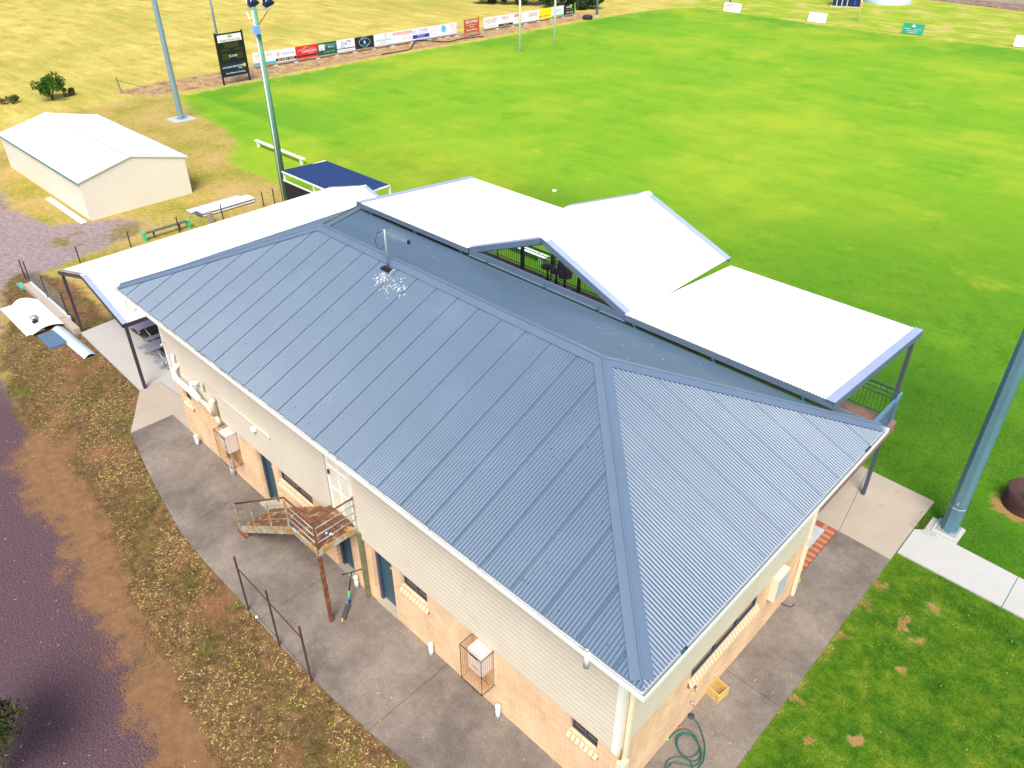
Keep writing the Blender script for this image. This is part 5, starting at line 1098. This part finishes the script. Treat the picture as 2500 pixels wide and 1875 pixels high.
fw_ = thing('boundary_wall', 'long pale low wall beyond the far right fence', 'wall', (-31, 122, 0)); MB().box(-8, 7, -.1, .1, 0, 1.0).build('wall_panel', concrete_b, fw_); MB().box(-8, 7, -.15, .15, 1.0, 1.06).build('wall_coping', concrete_w, fw_)
lp = thing('leaning_fence_post', 'dark leaning post with a brace wire beyond the cream shed', 'post', (-67.2, 18.3, 0))
MB().bar((0, 0, 0), (-.12, -.1, 1.25), .13, .13).build('post', wood_grey, lp); MB().tube([(-.1, -.08, 1.05), (.2, 2.1, .05)], .02, 5).build('brace_wire', rust_dark, lp)

# ================================================================ VEGETATION
leaf_dark = island_mat('leaf_dark', [(.012, .035, .010), (.02, .06, .015), (.035, .09, .03), (.018, .045, .022), (.05, .10, .045)])
leaf_mid = island_mat('leaf_mid', [(.02, .07, .006), (.04, .12, .008), (.07, .17, .015), (.03, .09, .008)])
leaf_olive = island_mat('leaf_olive', [(.02, .04, .004), (.05, .08, .006), (.10, .12, .01), (.03, .07, .008), (.012, .022, .004)])
def crown(c, rad, n, leaf, lumps=14, sq=.75):
    """leaf quads gathered on many small clumps"""
    c = np.array(c, float); rad = np.array(rad, float)
    th = rng.uniform(0, 2 * np.pi, lumps); ph = np.arccos(rng.uniform(-.85, 1, lumps)); rr = rng.uniform(.45, .95, lumps)
    cc = c + rad * np.stack([np.sin(ph) * np.cos(th), np.sin(ph) * np.sin(th), np.cos(ph) * sq], 1) * rr[:, None]
    k = rng.integers(0, lumps, n); d_ = rng.normal(size=(n, 3)); d_ /= np.linalg.norm(d_, axis=1)[:, None]
    p = cc[k] + d_ * (rad.mean() * .34 * rng.uniform(.35, 1.05, n) ** .6)[:, None]; p[:, 2] = np.maximum(p[:, 2], .08)
    a = rng.normal(size=(n, 3)); a /= np.linalg.norm(a, axis=1)[:, None]; b = np.cross(a, rng.normal(size=(n, 3))); b /= np.linalg.norm(b, axis=1)[:, None]
    l = leaf * rng.uniform(.6, 1.4, n)[:, None]
    v = np.stack([p - a * l, p + b * l * .4, p + a * l, p - b * l * .4], 1).reshape(-1, 3)
    return v, np.arange(n * 4).reshape(-1, 4)
def raw_mesh(name, v, f, m_, parent=None):
    me = bpy.data.meshes.new(name); me.from_pydata(v.tolist(), [], f.tolist()); me.materials.append(m_); me.update()
    o = bpy.data.objects.new(name, me); C.objects.link(o)
    if parent is not None: o.parent = parent
    return o
def tree(name, lab, x, y, h, rad, n, leaf, m_, cz=None, cat='tree', group=None, lumps=16, stems=4, tr=.12):
    t = thing(name, lab, cat, (x, y, 0), group); cz = cz if cz is not None else h * .55
    raw_mesh('crown', *crown((0, 0, cz), rad, n, leaf, lumps), m_, t)
    mb = MB()
    for k in range(stems):
        a_ = 2 * math.pi * k / stems + random.random(); e = Vector((math.cos(a_) * rad[0] * .55, math.sin(a_) * rad[1] * .55, cz + rad[2] * .3))
        mb.tube([(0, 0, 0), (e.x * .3, e.y * .3, e.z * .45), e], [tr, tr * .7, tr * .3], 6)
    mb.build('trunk', trunk_m, t, True); return t
tree('bush', 'round dark green bush standing alone beyond the cream shed', -68.9, 13.3, 1.9, (1.35, 1.35, 1.1), 2600, .10, leaf_mid, 1.15, 'bush', stems=5, tr=.05)
for i, (x, y, h, r_, lab) in enumerate([(-75.5, 76.5, 4.6, 2.6, 'dark green tree behind the boards, leftmost at the top edge'), (-72.0, 79.0, 5.2, 2.8, 'dark tree at the top edge behind the yellow board'), (-69.0, 81.5, 5.0, 2.7, 'dark tree at the top edge behind the white and green board'), (-66.4, 80.2, 3.4, 2.0, 'dark bushy tree just behind the black end board'), (-79.5, 75.0, 3.4, 2.0, 'low dark tree behind the goal post upright')]):
    tree('dense_tree', lab, x, y, h, (r_, r_, h * .45), 6500, .17, leaf_dark, h * .38, group='trees behind the far boards', lumps=22)
for i, (x, y, r_, lab) in enumerate([(-71.8, 6.2, .8, 'low dark scrub at the left edge beyond the shed'), (-71.0, 8.2, .8, 'low dark scrub second from the left edge'), (-70.2, 10.2, .75, 'low dark scrub just left of the round bush'), (-69.4, 14.8, .55, 'low scrub at the foot of the round bush')]):
    tree('scrub', lab, x, y, .7, (r_, r_ * 1.2, .45), 500, .09, island_mat('scrub_leaf', [(.05, .045, .03), (.12, .10, .05), (.04, .06, .015)]), .3, 'shrub', 'low scrub line beyond the shed', 7, 3, .03)
tree('roadside_tree', 'dark olive tree crown poking in at the lower left corner', -9.35, -8.75, 3.4, (1.25, .95, 1.25), 9000, .045, leaf_olive, 2.35, lumps=26, tr=.09)

# ---- fallen leaves, grass blades
def scatter(n, xr, yr, test):
    out = np.empty((0, 2))
    while len(out) < n:
        q = np.stack([rng.uniform(*xr, n * 2), rng.uniform(*yr, n * 2)], 1); out = np.concatenate([out, q[test(q)]])
    return out[:n]
def inpoly(q, poly):
    poly = np.array(poly); ins = np.zeros(len(q), bool)
    for i in range(len(poly)):
        a, b = poly[i], poly[(i + 1) % len(poly)]; c = ((a[1] > q[:, 1]) != (b[1] > q[:, 1])); ins ^= c & (q[:, 0] < (b[0] - a[0]) * (q[:, 1] - a[1]) / (b[1] - a[1] + 1e-12) + a[0])
    return ins
path_front = OUT + [(0, 0), (-19.4, 0)]
def patchy(q, s=1.0, k=0.):   # cheap smooth pseudo-noise
    x, y = q[:, 0] * s, q[:, 1] * s
    return (np.sin(x * 1.7 + np.sin(y * 2.3)) + np.sin(y * 2.9 + np.sin(x * 1.3 + 2)) + np.sin((x + y) * 3.7)) / 3 + rng.uniform(-.6, .6, len(q)) > k
outy = lambda x: np.interp(x, [p[0] for p in OUT], [p[1] for p in OUT])
def leaf_mesh(q, z, l0, l1, wd=.18):
    n = len(q); th = rng.uniform(0, 2 * np.pi, n); l = rng.uniform(l0, l1, n); w_ = l * wd * rng.uniform(.7, 1.2, n)
    dx, dy = np.cos(th), np.sin(th); bend = rng.uniform(-.25, .25, n) * l; zz = np.full(n, z) + rng.uniform(0, .012, n)
    P_ = lambda a, b, h: np.stack([q[:, 0] + dx * a - dy * b, q[:, 1] + dy * a + dx * b, zz + h], 1)
    v = np.stack([P_(-l / 2, 0, rng.uniform(0, .012, n)), P_(-l * .1, bend - w_ / 2, .004), P_(l / 2, 0, rng.uniform(0, .015, n)), P_(l * .05, bend + w_ / 2, .008)], 1).reshape(-1, 3)
    return v, np.arange(n * 4).reshape(-1, 4)
litter_m = island_mat('leaf_litter', [(.50, .36, .12), (.30, .18, .06), (.66, .50, .17), (.22, .12, .05), (.42, .22, .12), (.52, .42, .08), (.14, .08, .04), (.36, .25, .13), (.25, .17, .06), (.17, .10, .05)])
LVERGE = [(-33.5, -1.4), (-31.5, -1.8), (-28, -3.2), (-24, -3.8), (-20, -3.6), (-17.7, -3.4), (-15, -3.8), (-13, -4.4), (-10.5, -4.6), (-8, -5.0), (-5, -5.1), (-1, -5.2), (-1, -2.3), (-5, -2.45), (-12, -2.6), (-16, -2.2), (-19.6, -1.55), (-21.8, -.2), (-27.7, -.1), (-33.5, -.45)]
q = scatter(14500, (-33.5, -1), (-5.3, 0), lambda q: inpoly(q, LVERGE) & patchy(q, .8, -.05))
v1, f1 = leaf_mesh(q, .006, .05, .13)
q = scatter(1500, (-36, 2), (-12, -2.5), lambda q: q[:, 1] < outy(q[:, 0]) - .1)
v2, f2 = leaf_mesh(q, .006, .015, .10, .3)
q = scatter(1100, (-28, -22.4), (1.5, 7.5), lambda q: q[:, 0] < 99)
v3, f3 = leaf_mesh(q, .008, .05, .14)
v = np.concatenate([v1, v2, v3]); f = np.concatenate([f1, f2 + len(v1), f3 + len(v1) + len(v2)])
tag(raw_mesh('fallen_leaves', v, f, litter_m), 'yellow and brown fallen gum leaves covering the verge below the front path', 'leaf litter', kind='stuff')
q = np.concatenate([scatter(70, (-21.5, 0), (-2.4, -.3), lambda q: q[:, 1] > outy(q[:, 0]) + .05), scatter(60, (2, 7.5), (2.5, 12), lambda q: ~((q[:, 1] > 11) & (q[:, 1] < 12.7))), scatter(18, (.3, 1.4), (1, 10), lambda q: q[:, 0] > 0)])
v, f = leaf_mesh(q, .06, .04, .10); tag(raw_mesh('scattered_leaves', v, f, island_mat('pale_leaf', [(.55, .45, .16), (.62, .50, .25), (.45, .32, .12), (.6, .38, .25)])), 'a few pale fallen leaves scattered over the paths and the near lawn', 'leaf litter', kind='stuff')
def blades(q, h0, h1, w0):
    n = len(q); th = rng.uniform(0, 2 * np.pi, n); h = rng.uniform(h0, h1, n); w_ = w0 * rng.uniform(.6, 1.3, n); ln_ = rng.uniform(.3, 1.1, n) * h; t2 = rng.uniform(0, 2 * np.pi, n)
    dx, dy = np.cos(th) * w_ / 2, np.sin(th) * w_ / 2; z = np.zeros(n)
    v = np.stack([np.stack([q[:, 0] - dx, q[:, 1] - dy, z], 1), np.stack([q[:, 0] + dx, q[:, 1] + dy, z], 1), np.stack([q[:, 0] + np.cos(t2) * ln_, q[:, 1] + np.sin(t2) * ln_, h], 1)], 1).reshape(-1, 3)
    return v, np.arange(n * 3).reshape(-1, 3)
bare_c = np.array([(2.91, 8.64), (2.94, 7.53), (2.85, 9.9), (2.98, 5.03), (3.3, 15.4)])
def notbare(q): return np.min(np.hypot(q[:, None, 0] - bare_c[None, :, 0], q[:, None, 1] - bare_c[None, :, 1]) / np.array([.28, .25, .3, .3, 1.15]), 1) > 1
q = scatter(75000, (1.38, 9.5), (2.0, 11.2), lambda q: notbare(q) & ((q[:, 0] > 1.46) | (rng.random(len(q)) < .5)))
v1, f1 = blades(q, .02, .05, .012)
q = scatter(45000, (-3, 8), (12.4, 20), lambda q: notbare(q) & ~((q[:, 0] < 1.5) & (q[:, 1] < 14.0)) & ~((q[:, 0] > 1.6) & (q[:, 0] < 2.55) & (q[:, 1] < 13.42)) & (q[:, 1] > 12.55))
v2, f2 = blades(q, .02, .05, .014)
q = scatter(2500, (1.3, 2.0), (12.45, 13.3), lambda q: q[:, 0] > 0); v3, f3 = blades(q, .03, .10, .012)
v = np.concatenate([v1, v2, v3]); f = np.concatenate([f1, f2 + len(v1), f3 + len(v1) + len(v2)])
tag(raw_mesh('grass_blades', v, f, island_mat('blade', [(.03, .10, .004), (.05, .14, .006), (.022, .075, .004), (.10, .20, .012), (.17, .23, .03), (.04, .12, .006)])), 'short green grass blades on the near lawn around the pale path', 'grass', kind='stuff')
q = scatter(34000, (-33.5, -1), (-5.3, 0), lambda q: inpoly(q, LVERGE) & patchy(q, 1.1, .38))
v, f = blades(q, .02, .06, .011)
tag(raw_mesh('verge_tufts', v, f, island_mat('tuft', [(.05, .09, .008), (.09, .14, .012), (.16, .17, .03), (.04, .07, .008)])), 'sparse green and straw tufts growing through the leaf litter', 'grass', kind='stuff')
